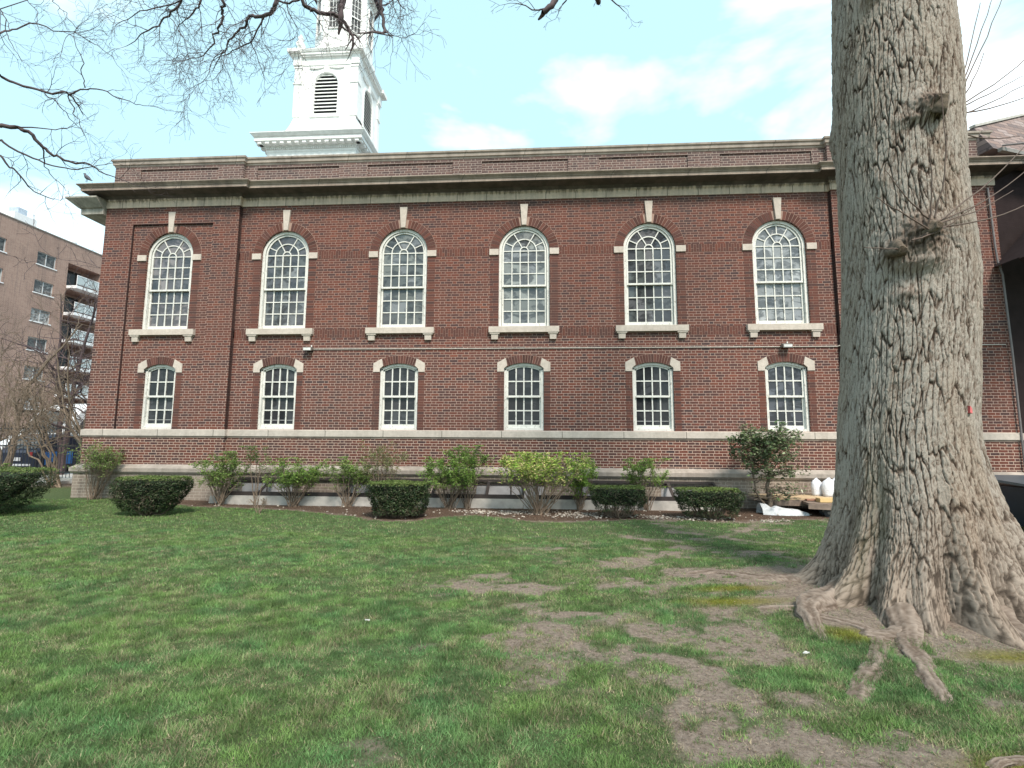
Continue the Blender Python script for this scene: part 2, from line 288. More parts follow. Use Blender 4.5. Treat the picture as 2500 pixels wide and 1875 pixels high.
TOPC= [([(5.58, -6.4, 8.24), (5.59, -6.33, 7.71), (5.55, -6.27, 7.63), (5.52, -6.2, 7.47), (5.37, -6.13, 7.35), (5.32, -6.07, 7.24), (5.06, -6.0, 7.13)], 0.045, 0.01), ([(6.49, -6.6, 7.98), (6.5, -6.53, 7.46), (6.43, -6.47, 7.39), (6.29, -6.4, 7.38), (6.11, -6.33, 7.42), (5.96, -6.27, 7.51), (5.88, -6.2, 7.44), (5.71, -6.13, 7.4), (5.57, -6.07, 7.3), (5.45, -6.0, 7.2)], 0.055, 0.014), ([(6.11, -6.2, 7.54), (6.05, -6.14, 7.46), (5.87, -6.08, 7.29), (5.61, -6.02, 7.21), (5.43, -5.96, 7.2), (5.15, -5.9, 7.13)], 0.024, 0.006), ([(5.89, -6.1, 7.27), (5.93, -6.03, 7.15), (6.0, -5.97, 6.97), (6.02, -5.9, 6.76)], 0.014, 0.004), ([(6.93, -7.0, 7.53), (7.1, -6.95, 7.02), (7.14, -6.9, 6.98), (7.2, -6.85, 6.97), (7.33, -6.8, 6.96), (7.43, -6.75, 6.99), (7.49, -6.7, 6.97)], 0.04, 0.04), ([(7.5, -6.7, 7.87), (7.51, -6.7, 7.24), (7.49, -6.7, 7.11), (7.49, -6.7, 6.96)], 0.075, 0.055), ([(7.87, -6.5, 8.07), (7.93, -6.5, 7.41), (7.97, -6.5, 7.22), (8.01, -6.5, 6.97)], 0.045, 0.03), ([(4.87, -6.2, 8.63), (4.8, -6.13, 7.95), (4.62, -6.07, 7.82), (4.43, -6.0, 7.74), (4.16, -5.93, 7.66), (3.96, -5.87, 7.63), (3.71, -5.8, 7.55)], 0.035, 0.006), ([(4.63, -6.1, 7.71), (4.77, -6.07, 7.5), (4.87, -6.05, 7.3), (4.94, -6.03, 7.04), (4.95, -6.0, 6.97)], 0.012, 0.003), ([(4.88, -6.2, 7.93), (4.7, -6.12, 7.92), (4.2, -6.04, 7.92), (3.89, -5.96, 7.91), (3.6, -5.88, 7.87), (3.22, -5.8, 8.16)], 0.02, 0.004), ([(5.2, -6.2, 8.61), (5.11, -6.13, 7.93), (5.02, -6.07, 7.85), (4.79, -6.0, 7.75)], 0.035, 0.012), ([(5.5, -6.1, 7.13), (5.29, -6.05, 7.01), (5.2, -6.0, 6.81), (4.91, -5.95, 6.66), (4.71, -5.9, 6.61)], 0.013, 0.003), ([(6.54, -6.6, 7.39), (6.65, -6.6, 7.34), (6.83, -6.6, 7.36), (6.93, -6.6, 7.46)], 0.022, 0.02), ([(6.65, -6.5, 7.45), (6.68, -6.43, 7.31), (6.74, -6.37, 7.14), (6.7, -6.3, 7.04)], 0.012, 0.003), ([(8.11, -6.4, 8.13), (8.08, -6.33, 7.72), (8.12, -6.27, 7.58), (8.19, -6.2, 7.53)], 0.03, 0.006)]
CENC= [([(10.26, -7.0, 7.35), (10.29, -7.0, 6.91), (10.23, -7.0, 6.73), (10.12, -7.0, 6.64)], 0.07, 0.05), ([(10.21, -7.0, 6.71), (9.98, -6.95, 6.74), (9.78, -6.9, 6.87)], 0.02, 0.006), ([(10.82, -7.0, 7.31), (10.76, -7.0, 6.88), (10.77, -7.0, 6.73)], 0.06, 0.045), ([(10.55, -6.9, 7.44), (10.49, -6.83, 7.07), (10.35, -6.77, 6.95), (10.27, -6.7, 6.82)], 0.02, 0.004), ([(10.82, -6.9, 7.04), (11.0, -6.8, 6.91), (11.13, -6.7, 6.87)], 0.02, 0.004)]
# ------------------------------------------------------------------ ground
BEDX = [-30,-3,-.38,.38,1.97,3.78,4.86,6.1,7.0,7.6,8.1,8.7,9.88,10.77,12.14,13.04,14.09,15.46,17,30]
BEDY = [3,3,-.6,-.6,-1.38,-1.5,-1.8,-2.35,-2.95,-2.95,-2.3,-1.95,-2.67,-2.6,-2.3,-2.25,-2.25,-1.8,-2.2,-2.2]
BARE = [(10.87,-8.53,.85,.60,1),(9.48,-6.81,.9,.42,.8),(10.24,-6.74,1.0,.3,.7),(11.26,-6.06,.6,.5,.6),(9.25,-8.53,.14,.1,.9),(9.78,-8.27,.16,.26,.8),
        (10.65,-8.29,.6,.32,.8),(11.08,-8.9,.66,.34,1),(11.1,-9.29,.4,.35,.9),(9.22,-9.79,.2,.12,.9),(10.35,-7.6,.5,.25,.6),(11.9,-7.0,.7,.6,.7),(12.2,-6.3,.7,.35,.8),
        (13.3,-8.3,.8,.35,.75),(12.3,-9.9,.9,.22,.85),(11.5,-9.9,.3,.18,.8),(12.7,-5.2,.9,.3,.5),(10.9,-5.0,.9,.25,.35),(9.6,-10.0,.25,.1,.6),(5.5,-10.1,.2,.1,.5),(14.4,-8.6,.6,.3,.8),(12.9,-7.7,.6,.5,.8),(13.2,-9.2,.5,.25,.7)]
MOSS = [(11.9,-7.3,.5,.12),(12.55,-8.1,.22,.14),(13.5,-8.45,.4,.1),(12.1,-6.9,.4,.1),(12.6,-9.7,.5,.12)]
def hgt(x, y):
    r = np.hypot(x-13.7, (y+7.1)*1.05); return .10*np.exp(-(r/1.5)**2)+.03*(fbm(x*.8, y*.8, 5, 3)-.5)+.05*np.clip((y+2.5)/3, 0, 1)*np.clip((2-x)/3, 0, 1)
def cover(x, y):
    n = fbm(x*1.7, y*2.6, 11, 5); n2 = fbm(x*5.5, y*6.5, 23, 4)
    c = np.ones_like(x)*1.05
    b = np.zeros_like(x)
    for bx, by, rx, ry, s in BARE:
        d = np.hypot((x-bx)/rx, (y-by)/ry)
        b = np.maximum(b, s*np.clip(1.45-d*.78+(n2-.5)*1.5, 0, 1.05))
    t = np.clip((n-.50)*4, -1, 1)
    c = c-b*.58-b*t*.45+(n2-.5)*2.3*np.clip(b*3, .25, 1)
    right = np.clip((x-8.0)/3.5, 0, 1); c = c-right*np.clip((n-.47)*3.0, 0, .75)-np.clip(.5-n2, 0, .3)*right*.7
    n3 = fbm(x*13, y*17, 47, 3); n4 = fbm(x*2.3, y*3, 53, 3); c = np.maximum(c, .60*np.clip(n3*4.2-2.0+(n4-.5)*2.2, 0, 1))
    r = np.hypot(x-13.7, y+7.1); c = c-np.clip((1.75-r)*1.6, 0, 1.2)
    bed = y-np.interp(x, BEDX, BEDY)+(n2-.5)*.5; c = np.where(bed > 0, np.clip(c-bed*7, 0, 1), c)
    return np.clip(c, 0, 1), np.clip(bed*4, 0, 1)
def moss(x, y):
    m = np.zeros_like(x)
    for bx, by, rx, ry in MOSS: m = np.maximum(m, np.clip(1.4-np.hypot((x-bx)/rx, (y-by)/ry), 0, 1))
    return m
gx = np.unique(np.concatenate([[-300,-150,-80,-50,-35,-25,-18,-12,-8,-5], np.arange(-3, 20, .09), [21,22,24,27,30,40,60,100,180,320]]))
gy = np.unique(np.concatenate([[-200,-90,-50,-30,-22,-17,-14,-12.5], np.arange(-11.5, .4, .08), [1,2,4,6,9,13,20,30,50,90,150,320]]))
GX, GY = np.meshgrid(gx, gy); inner = (GX > -4) & (GX < 21) & (GY > -12) & (GY < 1)
GZ = np.where(inner, hgt(GX, GY), 0)-.0
cv, bd = cover(GX, GY); nyy, nxx = GX.shape
idx = np.arange(nyy*nxx).reshape(nyy, nxx)
F = np.stack([idx[:-1,:-1], idx[:-1,1:], idx[1:,1:], idx[1:,:-1]], -1).reshape(-1, 4)
me = np_mesh('ground', np.stack([GX, GY, GZ], -1).reshape(-1, 3), F, attr={'cover': cv, 'bed': bd, 'moss': moss(GX, GY)})
m, nt, b = mat_new('lawn_soil'); g = G(nt); p = g.pos()[0]
A = lambda n: g.node('ShaderNodeAttribute', attribute_name=n).outputs['Fac']
soil = g.ramp(g.noise(26, 6, p, .7), [(.28, (.13,.098,.078)), (.5, (.27,.215,.178)), (.72, (.38,.315,.26))])
speck = g.sm(g.noise(130, 3, p, .7), .62, .70); soil = g.mix(g.m('MULTIPLY', speck, .6), soil, (.44,.36,.27))
turf = g.ramp(g.noise(22, 6, p, .7), [(.25, (.04,.065,.028)), (.5, (.085,.12,.05)), (.75, (.17,.17,.09))])
mul = g.ramp(g.noise(34, 6, p, .75), [(.28, (.035,.022,.017)), (.5, (.105,.068,.05)), (.74, (.24,.18,.135))])
c = g.mix(g.sm(A('cover'), .25, .75), soil, turf); c = g.mix(A('bed'), c, mul); c = g.mix(g.m('MULTIPLY', A('moss'), .85), c, g.ramp(g.noise(60, 3, p), [(.3, (.10,.105,.012)), (.7, (.25,.23,.03))]))
g.put(b.inputs['Base Color'], c); b.inputs['Roughness'].default_value = .95; b.inputs['Specular IOR Level'].default_value = .1; g.bump(g.noise(55, 6, p, .75), b, 1.0, .03)
tag(link_mesh('ground', me, m, smooth=True), kind='structure')
# grass: real blades, one object
rng = np.random.default_rng(4)
def blades(n, d0, d1, wid, hgt0):
    # uniform over the lawn wedge seen from around the camera
    d = np.sqrt(rng.uniform(d0*d0, d1*d1, n)); lat = rng.uniform(-1.32, 1.2, n)*d
    x = 10.12-.065*d+lat; y = -12.41+d; keep = (x > -4.5) & (x < 19.5) & (y < -.5); x = x[keep]; y = y[keep]
    c, bed = cover(x, y); n1 = fbm(x*14, y*14, 77, 2); k = rng.uniform(0, 1, len(x)) < np.clip(.24*(bed < .1)+np.clip((c-.08)*1.1, 0, 1)**1.15+(n1-.5)*1.1*(c < .8)*(bed < .1), 0, 1)
    k &= np.hypot(x-13.75, y+7.1) > .85
    x = x[k]; y = y[k]; c = c[k]; n = len(x)
    tall = fbm(x*1.3, y*1.6, 31, 4); tuft = fbm(x*7, y*7, 61, 3)
    h = hgt0*(.45+.7*rng.random(n))*(.35+1.3*np.clip(tuft*1.6-.3, 0, 1))*(.72+.33*c); a = rng.uniform(0, 2*np.pi, n); lean = (rng.uniform(.2, 1.2, n)+.5*(c < .3))*h
    w = wid*(.7+.6*rng.random(n)); la = rng.uniform(0, 2*np.pi, n)
    z = hgt(x, y)-.003; dx, dy = np.cos(a)*w/2, np.sin(a)*w/2
    V = np.empty((n, 3, 3), np.float32)
    V[:,0] = np.stack([x-dx, y-dy, z], -1); V[:,1] = np.stack([x+dx, y+dy, z], -1)
    V[:,2] = np.stack([x+np.cos(la)*lean, y+np.sin(la)*lean, z+np.sqrt(np.maximum(h*h-lean**2*.6, 1e-6))], -1)
    t = np.clip(fbm(x*2.2, y*2.9, 3, 4)*2.4-.7, 0, 1)[:,None]; t2 = np.clip(fbm(x*5.1, y*7.3, 9, 4)*2.4-.7, 0, 1)[:,None]
    g1 = np.array([.115,.235,.088]); g2 = np.array([.165,.275,.080]); g3 = np.array([.225,.285,.120]); dry = np.array([.40,.34,.22])
    C = g1*(1-t)+g2*t; C = C*(1-t2*.45)+g3*t2*.45
    dr = (rng.random(n) < np.clip(.10+.42*(1-c)+.55*(t2[:,0]-.55), .05, .7))[:,None]; C = np.where(dr, dry*(.55+.6*rng.random((n,1))), C)
    far = np.clip((y+5)/3, 0, 1)[:,None]*np.clip((9-x)/4, 0, 1)[:,None]; C = C*(1-far*.3)+np.array([.11,.22,.04])*far*.3
    mo = moss(x, y)[:,None]; C = C*(1-mo*.7)+np.array([.26,.25,.03])*mo*.7
    C = C*(.62+.62*rng.random((n,1)))*(.66+.66*np.clip(fbm(x*8, y*11, 19, 4)*2.6-.8, 0, 1)[:,None])
    return V, np.repeat(C[:,None,:], 3, 1)
Vs, Cs = zip(*[blades(*a) for a in ((620000, 1.9, 5.0, .0045, .036), (430000, 5.0, 8.2, .007, .036), (270000, 8.2, 14.5, .011, .036))])
V = np.concatenate(Vs).reshape(-1, 3); Cc = np.concatenate(Cs).reshape(-1, 3)
tag(link_mesh('grass', np_mesh('grass', V, np.arange(len(V)).reshape(-1, 3), Cc), M_GRASS), 'patchy mown lawn grass, green on the left, thin and dry on the right', 'grass', kind='stuff')
# litter: dry leaf scraps on the bare soil, pale chips, pebbles
def flakes(name, n, box, cols, size, fn, label, cat, mat, thick=False):
    x = rng.uniform(box[0], box[1], n); y = rng.uniform(box[2], box[3], n); k = fn(x, y); x = x[k]; y = y[k]; n = len(x); z = hgt(x, y)+.008
    V = []; s = size*(.5+rng.random(n)); a = rng.uniform(0, 6.28, n); tx = rng.normal(0, .35, n); ty = rng.normal(0, .35, n)
    for ang, rr in ((0, 1), (1.3, .6), (2.5, .9), (3.9, .7), (5.1, .85)):
        el = .7 if thick else .38; lx_ = np.cos(ang)*s*rr; ly_ = np.sin(ang)*s*rr*el; px = lx_*np.cos(a)-ly_*np.sin(a); py = lx_*np.sin(a)+ly_*np.cos(a); V.append(np.stack([x+px, y+py, z+np.abs(px*tx+py*ty)], -1))
    V = np.stack(V, 1)
    ci = np.array(cols)[rng.integers(0, len(cols), n)]*(.7+.6*rng.random((n,1)))
    if thick:
        T = V.mean(1, keepdims=True)*1.0; T[:,:,2] += (s*.75)[:,None]; T2 = (V*.72+T*.28); T2[:,:,2] = z[:,None]+(s*.7)[:,None]; V = np.concatenate([V, T2], 1)
        b = np.arange(n)[:,None]*10; q = [np.stack([b[:,0]+i, b[:,0]+(i+1)%5, b[:,0]+5+(i+1)%5, b[:,0]+5+i], -1) for i in range(5)]
        tp = [np.stack([b[:,0]+5, b[:,0]+6, b[:,0]+7, b[:,0]+8], -1), np.stack([b[:,0]+5, b[:,0]+8, b[:,0]+9, b[:,0]+9], -1)]
        Fq = np.concatenate(q+tp[:1]); me = np_mesh(name, V.reshape(-1, 3), Fq, np.repeat(ci[:,None], 10, 1).reshape(-1, 3))
    else: me = np_mesh(name, V.reshape(-1, 3), np.arange(n*5).reshape(-1, 5), np.repeat(ci[:,None], 5, 1).reshape(-1, 3))
    return tag(link_mesh(name, me, mat), label, cat, kind='stuff')
flakes('leaf_litter', 42000, (7.5, 17, -10.6, -1.8), [(.30,.23,.17),(.22,.15,.10),(.40,.32,.24),(.12,.085,.06),(.2,.16,.12)], .009, lambda x, y: rng.random(len(x)) < (1-cover(x, y)[0])*.9*(y < -2)+.02,
       'dry brown leaf scraps scattered over the bare soil of the lawn', 'leaf litter', M_LEAF)
flakes('wood_chips', 9000, (1.5, 16.5, -3.2, -.72), [(.30,.2,.14),(.16,.10,.07),(.42,.33,.25),(.07,.05,.04)], .016, lambda x, y: cover(x, y)[1] > .4,
       'brown bark chips covering the planting bed along the curb', 'mulch', M_LEAF)
def peb(x, y):
    c = np.zeros(len(x))
    for bx, by, rx, ry in ((10.9,-1.75,.75,.42),(9.3,-1.55,.9,.3),(13.2,-2.0,.75,.28),(12.4,-1.9,.5,.25),(8.6,-1.4,.5,.22),(14.6,-2.1,.4,.15)): c = np.maximum(c, np.clip(1.25-np.hypot((x-bx)/rx, (y-by)/ry), 0, 1))
    return rng.random(len(x)) < c
M_PEB = leafmat('pebble_stone', 0, .8)
flakes('pebbles', 9000, (7.5, 15.5, -2.7, -.8), [(.34,.30,.26),(.42,.38,.33),(.25,.21,.18),(.18,.14,.11)], .022, peb, 'pale pebbles spread in the bed between the clipped bushes', 'pebbles', M_PEB, True)
flakes('stone_chips', 240, (1, 16, -3.4, -.8), [(.30,.26,.22),(.38,.34,.29)], .026, lambda x, y: cover(x, y)[1] > .2, 'few larger stone chips lying in the planting bed', 'stone chips', M_PEB, True)
for i, (x, y, s, a, lab) in enumerate([(8.62,-8.1,.024,.4,'small white paper scrap on the grass left of the bare patches'),(12.0,-8.5,.026,1.2,'small white scrap on the grass beside the surface roots'),(9.4,-10.1,.03,2,'pale crumpled scrap on the lawn close to the camera')]):
    mb = MB(); rnd = random.Random(i); n = 7
    z = float(hgt(np.array([x]), np.array([y]))[0])+.035
    top = [(x+math.cos(a+k*6.283/n)*s*rnd.uniform(.6, 1.1), y+math.sin(a+k*6.283/n)*s*.6*rnd.uniform(.6, 1.1), z+rnd.uniform(0, .012)) for k in range(n)]
    mb.loft([[(p[0], p[1], p[2]-.006) for p in top], top]); tag(mb.build('paper_scrap', simple('paper%d' % i, (.5,.5,.48), .8, .05)), lab, 'scrap', 'white scraps on the lawn')
# ------------------------------------------------------------------ church hall
M_AM = simple('arch_mortar', (.31,.21,.17), .9)
M_DARKBRICK = brick('dark_brick', [(.030,.017,.017), (.045,.020,.019), (.06,.024,.020)], (.09,.06,.05))  # near-black brick for the step returns and panel edges
H = empty('brick_hall', (-1.9, 0, 0), 'long two storey red brick hall with white arched windows and stone cornice', 'building')
WX = [0, 3.2, 6.4, 9.6, 12.8, 16.0]
XL, XR, S1, S2 = -1.9, 21.12, 1.91, 17.28
def arch(cx, hw, zb, zs, n=20, rise=None):
    rise = rise or hw; pts = [(cx-hw, zb), (cx+hw, zb)]
    if abs(rise-hw) < 1e-6: pts += [(cx+hw*math.cos(math.pi*k/n), zs+hw*math.sin(math.pi*k/n)) for k in range(n+1)]
    else:
        Rr = (hw*hw+rise*rise)/(2*rise); a = math.asin(hw/Rr); pts += [(cx+Rr*math.sin(a-2*a*k/n), zs+rise-Rr+Rr*math.cos(a-2*a*k/n)) for k in range(n+1)]
    return pts
def offs(cx, i): return .44 if i == 0 else .5
UP = [arch(x, .655, 4.42, 6.47) for x in WX]; LOW = [arch(x, offs(x, i), 1.80, 3.37, 10, .13) for i, x in enumerate(WX)]
RV = .13
wall = MB()
for i in range(1, 6):
    a = S1 if i == 1 else WX[i]-1.6; c = S2 if i == 5 else WX[i]+1.6
    wall.holed([(a, 1.6), (c, 1.6), (c, 4.0), (a, 4.0)], [LOW[i]], 0); wall.holed([(a, 4.0), (c, 4.0), (c, 7.95), (a, 7.95)], [UP[i]], 0)
    wall.reveal(UP[i], 0, RV); wall.reveal(LOW[i], 0, RV)
# left pavilion, with its sunk panel
pan = [(-1.10, 1.78), (1.19, 1.78), (1.19, 7.37), (-1.10, 7.37)]
wall.holed([(XL, 1.6), (S1, 1.6), (S1, 7.95), (XL, 7.95)], [pan], -.1); wall.reveal(pan, -.1, -.05)
wall.holed([(-1.10, 1.78), (1.19, 1.78), (1.19, 4.0), (-1.10, 4.0)], [LOW[0]], -.05); wall.holed([(-1.10, 4.0), (1.19, 4.0), (1.19, 7.37), (-1.10, 7.37)], [UP[0]], -.05)
wall.reveal(UP[0], -.05, RV-.05); wall.reveal(LOW[0], -.05, RV-.05)
ret = MB(); ret.add([(S1,-.1,1.6),(S1,0,1.6),(S1,0,7.95),(S1,-.1,7.95)], [(0,1,2,3)]); ret.box(S1+.001, S1+.028, -.004, .01, 1.8, 7.82); ret.build('dark_return', M_DARKBRICK, H)
ret = MB(); ret.add([(S2,0,1.6),(S2,-.1,1.6),(S2,-.1,7.95),(S2,0,7.95)], [(0,1,2,3)]); ret.box(S2-.028, S2-.001, -.004, .01, 1.8, 7.82); ret.build('dark_return', M_DARKBRICK, H)
ret = MB(); ret.box(-1.101, -1.085, -.099, -.049, 1.8, 7.368); ret.box(-1.084, 1.19, -.099, -.06, 7.350, 7.371); ret.build('dark_return', M_DARKBRICK, H)
wall.add([(S2,-.1,1.6),(XR,-.1,1.6),(XR,-.1,7.95),(S2,-.1,7.95)], [(0,1,2,3)])
wall.add([(XL,-.1,1.6),(XL,20,1.6),(XL,20,7.95),(XL,-.1,7.95)], [(3,2,1,0)]); wall.add([(XR,-.1,0),(XR,20,0),(XR,20,7.95),(XR,-.1,7.95)], [(0,1,2,3)])
wall.add([(XR,20,0),(XL,20,0),(XL,20,7.95),(XR,20,7.95)], [(0,1,2,3)])
path = [(XL, 20), (XL, -.1), (S1, -.1), (S1, 0), (S2, 0), (S2, -.1), (XR, -.1), (XR, 20)]
wall.build('wall', M_BRICK, H)
def offp(d): return [(XL-d, 20), (XL-d, -.1-d), (S1+d, -.1-d), (S1+d, -d), (S2-d, -d), (S2-d, -.1-d), (XR+d, -.1-d), (XR+d, 20)]
pl = MB(); pl.sweep(offp(.015), [(0, .86), (0, 1.60), (-.2, 1.60), (-.2, .86)]); pl.build('plinth_wall', brick('plinth_brick', RED, (.50,.37,.30), mw=.0062), H)
bw = MB(); bw.sweep(offp(.10), [(0, -.3), (0, .67), (-.3, .67), (-.3, -.3)]); bw.build('basement_wall', M_BASEB, H)
sb = MB(); sb.sweep(path, [(-.02, 1.615), (.045, 1.615), (.055, 1.625), (.055, 1.775), (-.02, 1.795)]); sb.build('stone_band', M_BAND, H)
sb = MB(); sb.sweep(path, [(-.02, 1.565), (.025, 1.575), (.034, 1.613), (-.02, 1.613)]); sb.build('band_moulding', M_CORN, H)
lg = MB(); lg.sweep(path, [(0, .66), (.125, .66), (.165, .71), (.165, .80), (.05, .885), (0, .90)]); lg.build('base_ledge', M_LEDGE, H)
fr = MB(); fr.sweep(path, [(-.03, 7.83), (.025, 7.83), (.025, 8.01), (.05, 8.03), (.05, 8.069), (-.03, 8.069)]); fr.build('frieze', M_FRIEZE, H)
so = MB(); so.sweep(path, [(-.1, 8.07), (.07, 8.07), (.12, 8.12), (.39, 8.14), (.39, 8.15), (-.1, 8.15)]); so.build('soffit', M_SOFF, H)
co = MB(); co.sweep(path, [(-.2, 8.153), (.41, 8.153), (.41, 8.225), (.43, 8.235), (.43, 8.25), (.49, 8.30), (.49, 8.32), (.35, 8.34), (.08, 8.40), (-.2, 8.40)]); co.build('cornice', M_CORN, H)
# parapet with sunk panels; it stops short of the left end
PX = [(-1.80, 20), (-1.80, -.06), (S1, -.06), (S1, .04), (S2, .04), (S2, -.06), (XR, -.06), (XR, 20)]
pp = MB(); PZ0, PZ1 = 8.36, 9.08
def parseg(a, c, y, pans):
    loops = [[(u, 8.55), (v, 8.55), (v, 8.965), (u, 8.965)] for u, v in pans]
    pp.holed([(a, PZ0), (c, PZ0), (c, PZ1), (a, PZ1)], loops, y)
    for lp in loops: pp.reveal(lp, y, y+.035); pp.add([(q[0], y+.035, q[1]) for q in lp], [(0,1,2,3)])
parseg(-1.80, S1, -.06, [(-1.05, 1.20)]); parseg(S1, S2, .04, [(2.25,4.55),(5.35,7.68),(8.46,10.75),(11.56,13.85),(14.66,16.95)]); parseg(S2, XR, -.06, [(18.0, 20.3)])
pp.add([(S1,-.06,PZ0),(S1,.04,PZ0),(S1,.04,PZ1),(S1,-.06,PZ1)], [(0,1,2,3)]); pp.add([(S2,.04,PZ0),(S2,-.06,PZ0),(S2,-.06,PZ1),(S2,.04,PZ1)], [(0,1,2,3)])
pp.add([(-1.8,-.06,PZ0),(-1.8,20,PZ0),(-1.8,20,PZ1),(-1.8,-.06,PZ1)], [(3,2,1,0)]); pp.add([(XR,-.06,PZ0),(XR,20,PZ0),(XR,20,PZ1),(XR,-.06,PZ1)], [(0,1,2,3)])
pp.build('parapet', M_PARA, H)
cp = MB(); cp.sweep(PX, [(-.38, 9.05), (.015, 9.05), (.02, 9.09), (.05, 9.10), (.055, 9.18), (.085, 9.20), (.09, 9.245), (-.1, 9.28), (-.38, 9.28)]); cp.build('coping', M_COPE, H)
rf = MB(); rf.box(-1.6, XR-.2, .3, 19.8, 8.3, 8.62); rf.build('roof', simple('roof_felt', (.12,.12,.12), .9), H)
# front portico entablature seen past the left corner
pe = MB(); pe.sweep([(-2.0, 20), (-2.0, .35), (-1.9, .35)], [(-.3, 7.45), (.04, 7.45), (.04, 7.62), (.55, 7.64), (.55, 7.80), (.60, 7.81), (.80, 8.0), (.80, 8.04), (-.3, 8.08)]); pe.build('portico_entablature', stone('portico_stone', (.44,.41,.36), (.13,.12,.10), .5), H)
# soldier courses at the impost and sill levels
sd_ = MB()
for z0, z1 in ((6.33, 6.53), (4.19, 4.41)):
    xs = [S1+.003]+[v for x in WX[1:] for v in (x-.92, x+.92)]+[S2-.003]
    for k in range(0, len(xs), 2): sd_ = MB(); sd_.box(xs[k], xs[k+1], -.004, .02, z0, z1); sd_.build('soldier_course', M_SOLD, H)
def panes(name, cells, y, parent, cols, mat, seed, tilt=.012):
    rnd = random.Random(seed); v = []; f = []; c = []
    for poly in cells:
        n = len(v); k = rnd.choice(cols); sc_ = rnd.uniform(.7, 1.2); k = tuple(q*sc_ for q in k); tx, tz = rnd.gauss(0, tilt), rnd.gauss(0, tilt)
        mx_ = sum(p[0] for p in poly)/len(poly); mz_ = sum(p[1] for p in poly)/len(poly)
        for a, b_ in poly: v.append((a, y+(a-mx_)*tx+(b_-mz_)*tz, b_)); c.append(k)
        f.append(tuple(range(n, n+len(poly))))
    mb = MB(); mb.v = v; mb.f = f; return mb.build(name, mat, parent, col=np.array(c))
def ringseg(cx, cz, r0, r1, a0, a1, n=6):
    return [(cx+r1*math.cos(a0+(a1-a0)*k/n), cz+r1*math.sin(a0+(a1-a0)*k/n)) for k in range(n+1)]+[(cx+r0*math.cos(a1-(a1-a0)*k/n), cz+r0*math.sin(a1-(a1-a0)*k/n)) for k in range(n+1)]
def arcstrip(mb, cx, cz, r0, r1, a0, a1, y0, y1, n=20):
    for k in range(n):
        b0 = a0+(a1-a0)*k/n; b1 = a0+(a1-a0)*(k+1)/n
        mb.prism([(cx+r1*math.cos(b0), cz+r1*math.sin(b0)), (cx+r0*math.cos(b0), cz+r0*math.sin(b0)), (cx+r0*math.cos(b1), cz+r0*math.sin(b1)), (cx+r1*math.cos(b1), cz+r1*math.sin(b1))][::-1], y0, y1)
UPC = {0: [(.13,.12,.13),(.19,.17,.17),(.09,.09,.10)], 1: [(.12,.13,.13),(.08,.08,.09),(.17,.18,.19)], 2: [(.16,.17,.16),(.10,.11,.11),(.20,.21,.22)],
       3: [(.27,.28,.27),(.22,.23,.22),(.19,.20,.21)], 4: [(.10,.11,.11),(.15,.15,.16),(.07,.075,.085)], 5: [(.34,.35,.36),(.29,.30,.31),(.24,.25,.27)]}
DY = []
